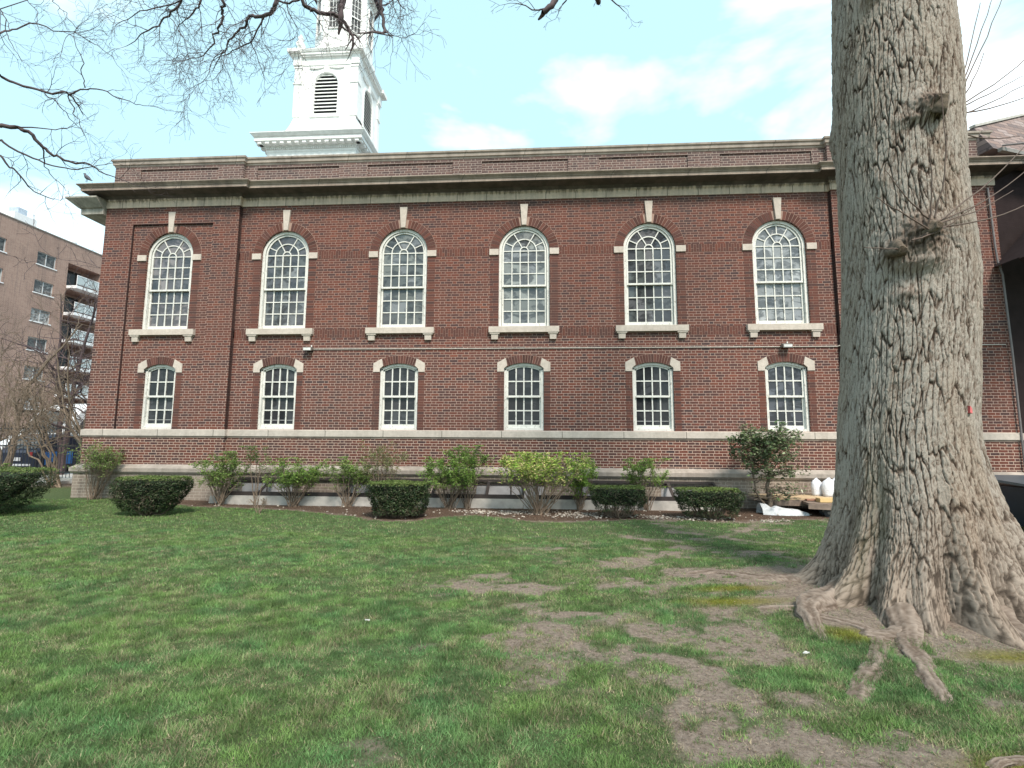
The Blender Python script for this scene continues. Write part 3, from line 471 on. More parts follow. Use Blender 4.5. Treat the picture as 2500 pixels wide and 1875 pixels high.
for i, cx in enumerate(WX):
    dy = -.05 if i == 0 else 0.0; pnt = M_PEEL if i in (0, 5) else M_PAINT; gl = M_RIPPLE if i == 5 else M_GLASS
    SZ = 6.47; ro = .653; ri = .585
    w = MB(); yf = dy+.055; yb = dy+.16
    w.box(cx-ro, cx-ri, yf, yb, 4.43, SZ); w.box(cx+ri, cx+ro, yf, yb, 4.43, SZ); arcstrip(w, cx, SZ, ri, ro, 0, math.pi, yf, yb, 24); w.box(cx-ri, cx+ri, yf+.01, yb, 4.425, 4.47)
    win = w.build('arched_window', pnt, H)
    q = MB(); ra = .575; y0 = dy+.085; y1 = dy+.12; ws = .042; wm = .026
    # upper sash
    q.box(cx-ra, cx-ra+ws, y0, y1, 5.51, SZ); q.box(cx+ra-ws, cx+ra, y0, y1, 5.51, SZ); arcstrip(q, cx, SZ, ra-ws, ra, 0, math.pi, y0, y1, 24); q.box(cx-ra+ws, cx+ra-ws, y0-.012, y1, 5.51, 5.555)
    xi = ra-ws; st = 2*xi/5
    cols = [cx-xi+st*k for k in range(1, 5)]
    for c in cols: q.box(c-wm/2, c+wm/2, y0+.004, y1, 5.555, SZ)
    for z in (5.86, 6.165, SZ): q.box(cx-xi, cx+xi, y0+.006, y1-.003, z-wm/2, z+wm/2)
    rm, rs = st*1.5, st*.5
    arcstrip(q, cx, SZ, rm-wm/2, rm+wm/2, 0, math.pi, y0+.004, y1, 18); arcstrip(q, cx, SZ, rs-wm/2, rs+wm/2, 0, math.pi, y0+.004, y1, 12)
    oa = [R(25), R(60), R(120), R(155)]+([R(90)] if i == 5 else [])
    for a in oa: q.bar((cx+rm*math.cos(a), (y0+y1)/2+.003, SZ+rm*math.sin(a)), (cx+xi*math.cos(a), (y0+y1)/2+.003, SZ+xi*math.sin(a)), wm*.9, .028, (0,1,0))
    for a in (R(60), R(120)): q.bar((cx+rs*math.cos(a), (y0+y1)/2+.003, SZ+rs*math.sin(a)), (cx+rm*math.cos(a), (y0+y1)/2+.003, SZ+rm*math.sin(a)), wm*.9, .028, (0,1,0))
    q.build('upper_sash', pnt, win)
    cells = []
    X = [cx-xi]+cols+[cx+xi]; Z = [5.54, 5.86, 6.165, SZ]
    for r_ in range(3):
        for k in range(5): cells.append([(X[k], Z[r_]), (X[k+1], Z[r_]), (X[k+1], Z[r_+1]), (X[k], Z[r_+1])])
    aa = [0]+sorted(oa)+[math.pi]
    for k in range(len(aa)-1): cells.append(ringseg(cx, SZ, rm, xi+.01, aa[k], aa[k+1]))
    aa = [0, R(60), R(120), math.pi]
    for k in range(3): cells.append(ringseg(cx, SZ, rs, rm, aa[k], aa[k+1]))
    cells.append([(cx+rs*math.cos(math.pi*k/8), SZ+rs*math.sin(math.pi*k/8)) for k in range(9)])
    panes('glass', cells, dy+.112, win, UPC[i], gl, 10+i)
    # lower sash sits behind
    q = MB(); y0 = dy+.125; y1 = dy+.16; z0 = 4.47; z1 = 5.51
    q.box(cx-ra, cx-ra+ws, y0, y1, z0, z1); q.box(cx+ra-ws, cx+ra, y0, y1, z0, z1); q.box(cx-xi, cx+xi, y0, y1, z0, z0+.085); q.box(cx-xi, cx+xi, y0, y1, z1, z1+.03)
    zz = [z0+.085+(z1-z0-.085)*k/3 for k in range(4)]
    for c in cols: q.box(c-wm/2, c+wm/2, y0+.004, y1, z0+.085, z1)
    for z in zz[1:3]: q.box(cx-xi, cx+xi, y0+.006, y1-.003, z-wm/2, z+wm/2)
    q.build('lower_sash', pnt, win)
    cells = [[(X[k], zz[r_]), (X[k+1], zz[r_]), (X[k+1], zz[r_+1]), (X[k], zz[r_+1])] for r_ in range(3) for k in range(5)]
    panes('glass', cells, dy+.152, win, [tuple(v*.8 for v in c) for c in UPC[i]], gl, 50+i)
    # stone dressings
    s_ = MB(); s_.box(cx-.892, cx+.892, dy-.10, dy+.08, 4.275, 4.425); sill = s_.build('window_sill', M_STONE, H)
    for sg in (-1, 1):
        c_ = MB(); xc = cx+sg*.74; c_.loft([[(xc-.13, dy-.092, 4.274), (xc+.13, dy-.092, 4.274), (xc+.13, dy, 4.274), (xc-.13, dy, 4.274)], [(xc-.12, dy-.085, 4.235), (xc+.12, dy-.085, 4.235), (xc+.12, dy, 4.235), (xc-.12, dy, 4.235)],
                          [(xc-.087, dy-.07, 4.225), (xc+.087, dy-.07, 4.225), (xc+.087, dy, 4.225), (xc-.087, dy, 4.225)], [(xc-.082, dy-.06, 4.10), (xc+.082, dy-.06, 4.10), (xc+.082, dy, 4.10), (xc-.082, dy, 4.10)]])
        c_.build('corbel', M_STONE, sill)
        m_ = MB(); m_.box(*(sorted((cx+sg*.66, cx+sg*.90))), dy-.035, dy+.12, 6.335, 6.495); m_.build('impost_block', M_STONE, H)
    k_ = MB(); f0 = [(-.058, 7.13), (.058, 7.13), (.10, 7.69), (-.10, 7.69)]
    k_.add([(cx+a, dy-.055, z) for a, z in f0]+[(cx+a, dy+.05, z) for a, z in f0], [(0,1,2,3),(1,5,6,2),(2,6,7,3),(3,7,4,0),(0,4,5,1)]); k_.build('keystone', M_STONE, H)
    # arch of radial bricks
    a_ = MB(); nb = 29; rnd = random.Random(i); cc = []
    for k in range(nb):
        if abs(k-(nb-1)/2) < 1.6:
            if k == nb//2: DY.append((a_, cc)); a_ = MB(); cc = []
            continue
        t0 = math.pi*(k+.06)/nb; t1 = math.pi*(k+.94)/nb; pr = .006+rnd.uniform(0, .004); n0 = len(a_.v)
        a_.prism([(cx+.662*math.cos(t0), SZ+.662*math.sin(t0)), (cx+.662*math.cos(t1), SZ+.662*math.sin(t1)), (cx+.885*math.cos(t1), SZ+.885*math.sin(t1)), (cx+.885*math.cos(t0), SZ+.885*math.sin(t0))], dy-pr, dy+.02)
        q_ = rnd.uniform(.65, 1.1); cc += [tuple(v*q_ for v in rnd.choice([(.118,.048,.038), (.10,.045,.038), (.128,.050,.038)]))]*(len(a_.v)-n0)
    DY.append((a_, cc)); a_ = MB(); cc = []
    # lower windows
    hw = offs(cx, i); zs = 3.37; ncol = 3 if i == 0 else 4
    w = MB(); yf = dy+.05; yb = dy+.16
    Rr = (hw*hw+.13*.13)/.26; aw = math.asin(hw/Rr); cz = zs+.13-Rr
    w.box(cx-hw+.002, cx-hw+.062, yf, yb, 1.80, zs-.01); w.box(cx+hw-.062, cx+hw-.002, yf, yb, 1.80, zs-.01); w.box(cx-hw+.062, cx+hw-.062, yf+.01, yb, 1.80, 1.86)
    arcstrip(w, cx, cz, Rr-.06, Rr-.003, math.pi/2-aw, math.pi/2+aw, yf, yb, 14)
    lw = w.build('segmental_window', pnt, H)
    xi = hw-.105; st = 2*xi/ncol; cols = [cx-xi+st*k for k in range(1, ncol)]; X = [cx-xi]+cols+[cx+xi]
    def ztop(x, off=.09): return cz+math.sqrt(max(0, (Rr-off)**2-(x-cx)**2))
    q = MB(); y0 = dy+.085; y1 = dy+.12
    q.box(cx-hw+.062, cx-xi, y0, y1, 2.63, zs-.02); q.box(cx+xi, cx+hw-.062, y0, y1, 2.63, zs-.02); arcstrip(q, cx, cz, Rr-.10, Rr-.058, math.pi/2-aw*.9, math.pi/2+aw*.9, y0, y1, 12)
    q.box(cx-xi, cx+xi, y0-.012, y1, 2.63, 2.68)
    for c in cols: q.box(c-.015, c+.015, y0+.004, y1, 2.68, ztop(c))
    q.box(cx-xi, cx+xi, y0+.006, y1-.003, 3.025, 3.055); q.build('upper_sash', pnt, lw)
    cells = []
    for k in range(ncol):
        cells.append([(X[k], 2.67), (X[k+1], 2.67), (X[k+1], 3.04), (X[k], 3.04)]); cells.append([(X[k], 3.04), (X[k+1], 3.04), (X[k+1], ztop(X[k+1])), ((X[k]+X[k+1])/2, ztop((X[k]+X[k+1])/2)), (X[k], ztop(X[k]))])
    LC = [(.03,.032,.036),(.045,.045,.05),(.06,.063,.07)] if i < 5 else [(.10,.11,.13),(.08,.085,.105)]
    panes('glass', cells, dy+.112, lw, LC, M_DARKGLASS, 90+i)
    q = MB(); y0 = dy+.125; y1 = dy+.16
    q.box(cx-hw+.062, cx-xi, y0, y1, 1.86, 2.63); q.box(cx+xi, cx+hw-.062, y0, y1, 1.86, 2.63); q.box(cx-xi, cx+xi, y0, y1, 1.86, 1.945); q.box(cx-xi, cx+xi, y0, y1, 2.63, 2.66)
    for c in cols: q.box(c-.015, c+.015, y0+.004, y1, 1.945, 2.63)
    q.box(cx-xi, cx+xi, y0+.006, y1-.003, 2.285, 2.315); q.build('lower_sash', pnt, lw)
    cells = [[(X[k], a), (X[k+1], a), (X[k+1], c), (X[k], c)] for k in range(ncol) for a, c in ((1.93, 2.3), (2.3, 2.64))]
    panes('glass', cells, dy+.152, lw, LC, M_DARKGLASS, 120+i)
    q = MB(); q.box(cx-xi, cx+xi, dy+.145, dy+.150, 2.035, 2.052); q.build('screen_rail', simple('screen_rail%d' % i, (.30,.30,.30), .6), lw)
    bo = hw+.17
    for sg in (-1, 1):
        k_ = MB(); pts = [(sg*hw, 3.28), (sg*bo, 3.28), (sg*bo, 3.505), (sg*(hw-.045), 3.625), (sg*(hw-.085), 3.435), (sg*hw, 3.365)]
        pts = [(cx+a, z) for a, z in pts]; pts = pts if sg > 0 else pts[::-1]
        k_.prism(pts, dy-.022, dy+.10); k_.build('springer_block', M_STONE, H)
    nb = 15; rnd = random.Random(40+i); hv = hw-.06; Rb = (hv*hv+.1*.1)/.2; ab = math.asin(hv/Rb)
    for k in range(nb):
        t0 = math.pi/2+ab-2*ab*(k+.07)/nb; t1 = math.pi/2+ab-2*ab*(k+.93)/nb; r0, r1 = Rb, Rb+.2; c0 = 3.505-Rb; n0 = len(a_.v)
        a_.prism([(cx+r0*math.cos(t0), c0+r0*math.sin(t0)), (cx+r1*math.cos(t0), c0+r1*math.sin(t0)), (cx+r1*math.cos(t1), c0+r1*math.sin(t1)), (cx+r0*math.cos(t1), c0+r0*math.sin(t1))], dy-.006-rnd.uniform(0, .004), dy+.02)
        q_ = rnd.uniform(.65, 1.1); cc += [tuple(v*q_ for v in rnd.choice([(.118,.048,.038), (.105,.045,.038), (.088,.042,.036)]))]*(len(a_.v)-n0)
    DY.append((a_, cc))
    bk = MB(); arcstrip(bk, cx, SZ, .659, .893, 0, math.pi, dy-.003, dy+.01, 24); bk.build('arch_mortar', M_AM, H); bk = MB(); arcstrip(bk, cx, 3.505-Rb, Rb-.004, Rb+.206, math.pi/2-ab, math.pi/2+ab, dy-.003, dy+.01, 12)
    bk.build('arch_mortar', M_AM, H)
    # jamb piers of stretcher bricks beside each opening
    for sg in (-1, 1):
        a0, a1 = sorted((cx+sg*.660, cx+sg*.87)); j_ = MB(); j_.box(a0, a1, dy-.005, dy+.02, 4.43, 6.33); j_.build('brick_jamb', M_JAMB, H)
        a0, a1 = sorted((cx+sg*(hw+.005), cx+sg*(hw+.165))); j_ = MB(); j_.box(a0, a1, dy-.005, dy+.02, 1.80, 3.278); j_.build('brick_jamb', M_JAMB, H)
M_VOUS = leafmat('arch_brick', 0, .9)
for a_, cc in DY: a_.build('brick_arch', M_VOUS, H, col=np.array(cc))
# dark rooms behind the panes are closed by the opaque glass; areaway openings in the basement
for k, (a, c) in enumerate([(2.5,3.8),(5.3,6.9),(8.45,10.15),(10.9,12.3),(12.9,14.0)]):
    w = MB(); w.box(a, c, -.112, -.06, -.05, .455); o = w.build('basement_panel', simple('basement_panel_%d' % k, (.36,.35,.36), .6, .12), H)
    q = MB(); q.box(a-.03, c+.03, -.125, -.09, .456, .50); q.box((a+c)/2-.015, (a+c)/2+.015, -.125, -.09, .0, .455); q.build('frame', M_RUSTSTEEL, o)
for (a, c) in ((2.45, 9.62), (9.95, 14.1)):
    T = empty('areaway_curb', (a, -.7, 0), ('long' if a < 5 else 'shorter right')+' white concrete curb with sloping brown steel bars along the basement wall', 'curb', 'areaway curbs under the hall wall')
    mb = MB(); mb.box(a, c, -.80, -.62, -.1, .215); mb.build('curb', M_CONC, T)
    mb = MB(); mb.box(a, c, -.79, -.66, .217, .245); mb.box(a, c, -.79, -.77, .246, .31); mb.build('front_rail', M_RUSTSTEEL, T)
    mb = MB(); mb.box(a, c, -.17, -.112, .545, .60); mb.build('rear_rail', M_RUSTSTEEL, T)
    for x in ([3.29,5.39,7.49,8.77] if a < 5 else [10.97,13.05]): mb = MB(); mb.bar((x, -.72, .27), (x, -.13, .575), .07, .02); mb.build('cross_bar', M_RUSTSTEEL, T)
    mb = MB()
    for e in (a, c): mb.bar((e, -.74, .26), (e, -.13, .58), .05, .05)
    mb.build('end_bar', M_RUSTSTEEL, T)
mb = MB(); mb.loft([[(9.63,-.82,-.05),(9.94,-.82,-.05),(9.94,-.60,-.05),(9.63,-.60,-.05)], [(9.64,-.8,.22),(9.93,-.8,.30),(9.93,-.62,.30),(9.64,-.62,.22)]]); tag(mb.build('concrete_block', M_CONC), 'sloped concrete block between the two areaway curbs', 'block')
mb = MB(); mb.loft([[(1.98,-.62,-.05),(2.3,-.60,-.05),(2.32,-.38,-.05),(1.99,-.40,-.05)], [(2.0,-.6,.17),(2.28,-.58,.15),(2.3,-.4,.15),(2.02,-.42,.17)]]); tag(mb.build('concrete_block', M_CONC), 'small rough concrete block at the foot of the leftmost green shrub by the curb', 'block')
# conduit and floodlights
mb = MB(); mb.tube([(4.0,-.02,3.885), (8,-.02,3.875), (12,-.02,3.872), (15.95,-.02,3.868), (17.27,-.02,3.868)], .011, 6)
mb.tube([(17.2,-.115,3.868), (21,-.115,3.868)], .011, 6)
o = tag(mb.build('electrical_conduit', simple('conduit', (.50,.46,.42), .5)), 'thin pale conduit running across the brick wall between two floodlights', 'conduit')
for x, lab in ((4.02, 'grey wall floodlight at the left end of the conduit'), (16.0, 'grey wall floodlight above the rightmost visible lower window')):
    T = empty('floodlight', (x, 0, 3.86), lab, 'floodlight', 'floodlights on the brick wall')
    mb = MB(); mb.loft([[(x-.11,-.17,3.82),(x+.11,-.17,3.82),(x+.11,-.17,3.91),(x-.11,-.17,3.91)], [(x-.10,-.03,3.86),(x+.10,-.03,3.86),(x+.10,-.03,3.95),(x-.10,-.03,3.95)]]); mb.box(x-.04,x+.04,-.05,.0,3.86,3.94); mb.build('housing', M_DARKMETAL, T)
    mb = MB(); mb.box(x-.095, x+.095, -.178, -.171, 3.835, 3.895); mb.build('lens', simple('lens', (.6,.6,.58), .3), T)
    mb = MB(); mb.tube([(x+.05,-.03,3.93),(x+.05,-.03,3.99)], .016, 6); mb.build('sensor', M_PAINT, T)
# ------------------------------------------------------------------ bell tower
T = empty('bell_tower', (-.95, 11.8, 8.3), 'white wooden bell tower with louvred arches rising behind the brick parapet', 'tower')
TX, TY = -.87, 11.8
BX = -.28
def sq(h, z, o=0): return [(TX+o-h, TY-h, z), (TX+o+h, TY-h, z), (TX+o+h, TY+h, z), (TX+o-h, TY+h, z)]
def octo(a, z, cx=TX+.15, cy=TY):
    r = a/math.cos(math.pi/8); return [(cx+r*math.cos(math.pi/8+k*math.pi/4), cy+r*math.sin(math.pi/8+k*math.pi/4), z) for k in range(8)]
def ccw(h): return [(TX-h, TY-h), (TX+h, TY-h), (TX+h, TY+h), (TX-h, TY+h)]
def sqloop(mb, h, prof, o=0):       # moulding round a square
    mb.loft([sq(h+d, z, o) for d, z in prof])
mb = MB(); mb.loft([sq(2.22, 8.6, BX), sq(2.22, 15.45, BX)]); mb.build('base_stage', M_TOWER, T)
mb = MB(); mb.box(TX-2.0, TX+1.4, TY-2.245, TY-2.21, 15.22, 15.25); mb.box(TX-2.0, TX+1.4, TY-2.25, TY-2.21, 13.2, 13.25); mb.build('panel_moulding', M_TOWER, T)
mb = MB(); sqloop(mb, 2.22, [(0, 15.40), (.03, 15.45), (.03, 15.62), (.10, 15.64), (.10, 15.70), (.14, 15.71), (.42, 15.80), (.42, 15.81), (.42, 15.97), (.47, 15.99), (.58, 16.12), (.58, 16.15), (.0, 16.22)], BX)
base = mb.build('base_cornice', M_TOWER, T)
mb = MB()
for k in range(14):
    for s in range(4):
        a = -2.4+k*4.8/13
        x0, x1, y0, y1 = [(a-.09+BX, a+.09+BX, -2.60, -2.30), (2.30+BX, 2.60+BX, a-.09, a+.09), (a-.09+BX, a+.09+BX, 2.30, 2.60), (-2.60+BX, -2.30+BX, a-.09, a+.09)][s]
        mb.box(TX+x0, TX+x1, TY+y0, TY+y1, 15.68, 15.79)
mb.build('bracket_row', M_TOWER, base)
for sd2 in (0, 1):
    mb = MB()
    for k in range(44):
        a = -2.2+k*4.4/43
        if sd2: mb.box(TX+BX+2.22, TX+BX+2.32, TY+a-.03, TY+a+.03, 15.55, 15.62)
        else: mb.box(TX+BX+a-.03, TX+BX+a+.03, TY-2.32, TY-2.22, 15.55, 15.62)
    mb.build('dentil_row', M_TOWER, base)
mb = MB(); mb.loft([sq(h, z, o) for h, z, o in ((2.25,16.2,BX),(2.10,16.28,-.24),(1.93,16.5,-.18),(1.78,16.85,-.10),(1.68,17.2,-.05),(1.61,17.6,-.01),(1.60,17.75,0))]); mb.build('flared_skirt', M_TOWER, T)
# shaft with arched openings front and right
sh = MB(); lv = [arch(TX, .60, 17.72, 19.42, 16)]
def face(mb, side, holes, z0, z1, h):
    t = MB(); t.holed([(TX-h, z0), (TX+h, z0), (TX+h, z1), (TX-h, z1)], holes, TY-h)
    for lp in holes: t.reveal(lp, TY-h, TY-h+.12)
    for _ in range(side): t.v = [(TX-(p[1]-TY), TY+(p[0]-TX), p[2]) for p in t.v]
    mb.add(t.v, t.f)
for s in range(4): face(sh, s, lv if s < 2 or s == 3 else [], 17.6, 20.45, 1.6)
sh.build('belfry_stage', M_TOWER, T)
rot = lambda t, n: [t.__setattr__('v', [(TX-(p[1]-TY), TY+(p[0]-TX), p[2]) for p in t.v]) for _ in range(n)]
M_BLACK = simple('dark_void', (.018,.016,.022), .9, .1)
for s in (0, 1, 3):
    L_ = MB()
    for k in range(12):
        z = 17.80+k*.19; hw = .60 if z < 19.37 else math.sqrt(max(.01, .355-(z-19.37)**2))
        if hw > .15: L_.add([(TX-hw, TY-1.595, z), (TX+hw, TY-1.595, z), (TX+hw, TY-1.50, z+.125), (TX-hw, TY-1.50, z+.125), (TX-hw, TY-1.58, z-.015), (TX+hw, TY-1.58, z-.015), (TX+hw, TY-1.49, z+.11), (TX-hw, TY-1.49, z+.11)], [(0,1,2,3),(4,7,6,5),(0,4,5,1)])
    rot(L_, s); lo = L_.build('louvre', M_TOWER, T)
    v_ = MB(); v_.box(TX-.62, TX+.62, TY-1.485, TY-1.46, 17.7, 20.1); rot(v_, s); v_.build('dark_opening', M_BLACK, lo)
    a_ = MB(); arcstrip(a_, TX, 19.42, .63, .73, 0, math.pi, TY-1.64, TY-1.59, 18); a_.box(TX-.73, TX-.63, TY-1.64, TY-1.59, 17.72, 19.42); a_.box(TX+.63, TX+.73, TY-1.64, TY-1.59, 17.72, 19.42); a_.box(TX-.78, TX+.78, TY-1.68, TY-1.59, 17.62, 17.71)
    a_.box(TX-.09, TX+.09, TY-1.7, TY-1.59, 20.02, 20.36)
    rot(a_, s); a_.build('architrave', M_TOWER, lo)
    b_ = MB(); pts = [(TX+u, 20.36-.10*(abs(u)-.12)) for u in (-.95,-.7,-.4,-.12)]
    for sg in (-1, 1): b_.tube([(TX+sg*u, TY-1.63, 20.34-(.07*math.sin((u-.12)/.85*math.pi*.9))) for u in (.12,.28,.46,.64,.78,.9)], [.02,.03,.04,.045,.04,.03], 6)
    rot(b_, s); b_.build('swag', M_TOWER, lo)
for sx in (-1, 1):
    for sy in (-1, 1):
        c_ = MB(); c_.box(*sorted((TX+sx*1.28, TX+sx*1.65)), *sorted((TY+sy*1.28, TY+sy*1.65)), 17.65, 20.44)
        c_.box(*sorted((TX+sx*1.25, TX+sx*1.69)), *sorted((TY+sy*1.25, TY+sy*1.69)), 19.42, 19.50); c_.box(*sorted((TX+sx*1.25, TX+sx*1.68)), *sorted((TY+sy*1.25, TY+sy*1.68)), 20.30, 20.40)
        c_.build('corner_pilaster', M_TOWER, T)
mb = MB(); sqloop(mb, 1.60, [(0, 20.42), (.04, 20.46), (.04, 20.80), (.08, 20.82), (.08, 20.90), (.20, 20.95), (.20, 21.05), (.24, 21.07), (.29, 21.17), (.29, 21.20), (0, 21.27)]); tc_ = mb.build('belfry_cornice', M_TOWER, T)
for sx in (-1, 1):
    for sy in (-1, 1): mb = MB(); mb.box(*sorted((TX+sx*1.3, TX+sx*1.95)), *sorted((TY+sy*1.3, TY+sy*1.95)), 21.02, 21.205); mb.box(*sorted((TX+sx*1.3, TX+sx*1.72)), *sorted((TY+sy*1.3, TY+sy*1.72)), 20.43, 21.019); mb.build('corner_block', M_TOWER, tc_)
mb = MB()
for k in range(34):
    a = -1.25+k*2.5/33; mb.box(TX+a-.022, TX+a+.022, TY-1.76, TY-1.66, 20.86, 20.93)
mb.build('dentil_row', M_TOWER, tc_)
mb = MB(); mb.loft([octo(1.52, 21.25), octo(1.52, 21.9), octo(1.45, 21.95), octo(1.38, 22.05), octo(1.38, 25.45)]); mb.build('lantern_stage', M_TOWER, T)
for k in range(8):
    a = -math.pi/2+k*math.pi/4; nx, ny = math.cos(a), math.sin(a); tx, ty = -ny, nx; cx0, cy0 = TX+.15, TY
    def P(u, d, z): return (cx0+nx*(1.38+d)+tx*u, cy0+ny*(1.38+d)+ty*u, z)
    mb = MB()
    for u0, u1, z0, z1 in ((-.30,-.25,22.75,24.6),(.25,.30,22.75,24.6),(-.32,.32,22.68,22.75),(-.25,.25,23.52,23.58)): mb.add([P(u0,.0,z0),P(u1,.0,z0),P(u1,.0,z1),P(u0,.0,z1),P(u0,.06,z0),P(u1,.06,z0),P(u1,.06,z1),P(u0,.06,z1)], [(4,5,6,7),(0,1,5,4),(1,2,6,5),(2,3,7,6),(3,0,4,7)])
    for u in (-.085,.085): mb.add([P(u-.012,.012,22.75),P(u+.012,.012,22.75),P(u+.012,.012,24.75),P(u-.012,.012,24.75)], [(0,1,2,3)])
    for z in (23.12,23.9,24.25,24.6): mb.add([P(-.25,.014,z-.012),P(.25,.014,z-.012),P(.25,.014,z+.012),P(-.25,.014,z+.012)], [(0,1,2,3)])
    n = 10; rings = []
    for q in range(n+1):
        t = math.pi*q/n; rings.append([P(.25*math.cos(t), .0, 24.6+.25*math.sin(t)), P(.25*math.cos(t), .06, 24.6+.25*math.sin(t)), P(.31*math.cos(t), .06, 24.6+.31*math.sin(t)), P(.31*math.cos(t), .0, 24.6+.31*math.sin(t))])
    mb.loft(rings); wn_ = mb.build('lantern_window', M_TOWER, T)
    g_ = MB(); g_.add([P(-.25,.006,22.75),P(.25,.006,22.75)]+[P(.25*math.cos(math.pi*q/10),.006,24.6+.25*math.sin(math.pi*q/10)) for q in range(11)], [tuple(range(13))]); g_.build('glass', M_DARKGLASS, wn_, col=np.full((13, 3), .10))
mb = MB(); mb.loft([octo(1.38, 25.2), octo(1.46, 25.25), octo(1.46, 25.35), octo(1.56, 25.42), octo(1.56, 25.46)]); mb.build('lantern_cornice', M_TOWER, T)
mb = MB(); mb.loft([octo(1.58, 25.47), octo(1.74, 25.52), octo(1.74, 25.72), octo(1.66, 25.8), octo(1.66, 26.5), octo(1.4, 27.3), octo(.9, 27.9), octo(.3, 28.2), octo(.12, 31)]); mb.build('dark_roof', simple('dark_copper', (.035,.032,.045), .5, .2), T)
mb = MB(); mb.loft([[(TX-1.5+a, TY-1.5+b, z) for a, b in ((-w,-w),(w,-w),(w,w),(-w,w))] for w, z in ((.14,21.25),(.14,21.45),(.07,21.5),(.16,21.62),(.17,21.78),(.08,21.95),(.12,22.05),(.02,22.3))]); mb.build('urn', M_TOWER, T)
mb = MB(); mb.loft([[(TX+1.5+a, TY-1.5+b, z) for a, b in ((-w,-w),(w,-w),(w,w),(-w,w))] for w, z in ((.12,21.25),(.12,21.4),(.05,21.45))]); mb.build('urn', M_TOWER, T)
# ------------------------------------------------------------------ right hand wing
Wg = empty('side_wing', (21.2, 0, 0), 'timber clad wing darkened with painted shade, with shingled roof at the right end of the brick hall', 'building')
d = (.949, .316); e = (-.316, .949)
def Q(u, v, z): return (21.16+d[0]*u+e[0]*v, -.03+d[1]*u+e[1]*v, z)
mdk, nt, b = mat_new('shade_dark_clapboard'); g = G(nt); p, x, y, z = g.pos(); fz = g.m('FRACT', g.m('DIVIDE', z, .11))
g.put(b.inputs['Base Color'], g.mix(g.noise(4, 3, p), (.022,.016,.017,1), (.042,.030,.031,1))); b.inputs['Roughness'].default_value = .9; b.inputs['Specular IOR Level'].default_value = .1; g.bump(fz, b, .8, .02)  # porch shade is put into this near-black siding colour
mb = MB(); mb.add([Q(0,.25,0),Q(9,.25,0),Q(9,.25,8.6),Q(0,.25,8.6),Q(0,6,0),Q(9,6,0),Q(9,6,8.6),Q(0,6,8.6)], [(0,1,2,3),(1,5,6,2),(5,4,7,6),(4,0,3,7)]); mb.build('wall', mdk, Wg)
ms, nt, b = mat_new('brown_shingles'); g = G(nt); p, x, y, z = g.pos()
row = g.m('FLOOR', g.m('DIVIDE', z, .13)); fz = g.m('FRACT', g.m('DIVIDE', z, .13)); u = g.m('ADD', g.m('MULTIPLY', x, 1/.34), g.m('MULTIPLY', row, .37)); fu = g.m('FRACT', u)
wn = g.node('ShaderNodeTexWhiteNoise', noise_dimensions='2D'); g.put(wn.inputs['Vector'], g.xyz(g.m('FLOOR', u), row, 0.0))
c = g.ramp(wn.outputs[0], [(0, (.13,.10,.10)), (.5, (.22,.15,.13)), (1, (.29,.23,.22))]); ln = g.m('MAXIMUM', g.m('LESS_THAN', fz, .14), g.m('LESS_THAN', fu, .05))
g.put(b.inputs['Base Color'], g.mix(g.m('MULTIPLY', ln, .8), c, (.05,.04,.04,1))); b.inputs['Roughness'].default_value = .9
E0 = Vector((21.16,-.2,8.87)); dv_ = Vector((.949,.316,0)); up_ = Vector((-.1336,.4011,.9063))
def Qs(u, v, bk=0): return E0+dv_*u+up_*v+Vector((-.316,.949,0))*bk
fp = [Qs(-.22,-.24), Qs(11.6,-.24), Qs(11.6,.5), Qs(5.78,3.35), Qs(-.22,.60)]
mb = MB(); mb.add([tuple(q) for q in fp]+[tuple(q+Vector((-1.6,4.8,0))) for q in fp], [(0,1,2,3,4)]+[(k, k+5, (k+1) % 5+5, (k+1) % 5) for k in range(5)]); mb.build('roof', ms, Wg)
mb = MB(); mb.bar(Qs(-.25,.62), Qs(5.78,3.40), .12, .06); mb.bar(Qs(5.78,3.40), Qs(11.7,.52), .12, .06); mb.build('barge_board', simple('grey_board', (.42,.40,.37), .8), Wg)
mb = MB(); mb.bar(Q(-.15,-.32,8.60), Q(9,-.32,8.58), .10, .09); mb.build('gutter', M_DARKMETAL, Wg)
mb = MB(); mb.tube([Q(-.1,-.34,8.70), Q(.12,-.62,8.62), Q(.18,-.72,8.5), Q(.16,-.72,8.1)], .022, 8); mb.tube([(20.95,-.14,7.75),(20.97,-.15,6.3),(20.99,-.15,5.9),(21.06,-.16,5.55),(21.08,-.17,3.6),(21.08,-.17,.4)], .022, 8); mb.build('downspout', simple('downspout_grey', (.16,.14,.14), .6), Wg)
mb = MB(); mb.bar((20.9,-1.0,5.55), (23.6,-1.0,8.1), .22, .35); mb.bar((23.6,-1.0,8.1), (26.3,-1.0,5.55), .22, .35); mb.add([(20.9,-3.2,5.75),(23.6,-3.2,8.3),(23.6,.6,8.3),(20.9,-.12,5.75),(26.3,-3.2,5.75),(26.3,1.2,5.75)], [(0,1,2,3),(1,4,5,2)]); mb.build('porch_hood', mdk, Wg)  # hood stretched forward out of view to shade the end brickwork
mb = MB(); mb.add([(21.15,-.9,5.6),(23.6,-.9,6.4),(26,-.9,5.6),(26,-.9,5.45),(23.6,-.9,6.2),(21.15,-.9,5.45)], [(0,1,4,5),(1,2,3,4)]); mb.build('hood_board', simple('hood_board', (.30,.26,.23), .8), Wg)
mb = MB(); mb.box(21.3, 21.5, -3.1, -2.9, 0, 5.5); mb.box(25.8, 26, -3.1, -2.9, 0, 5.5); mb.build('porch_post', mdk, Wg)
D_ = empty('dumpster', (19.3, -3, 0), 'dark blue lidded dumpster standing behind the big trunk at the right edge', 'dumpster')
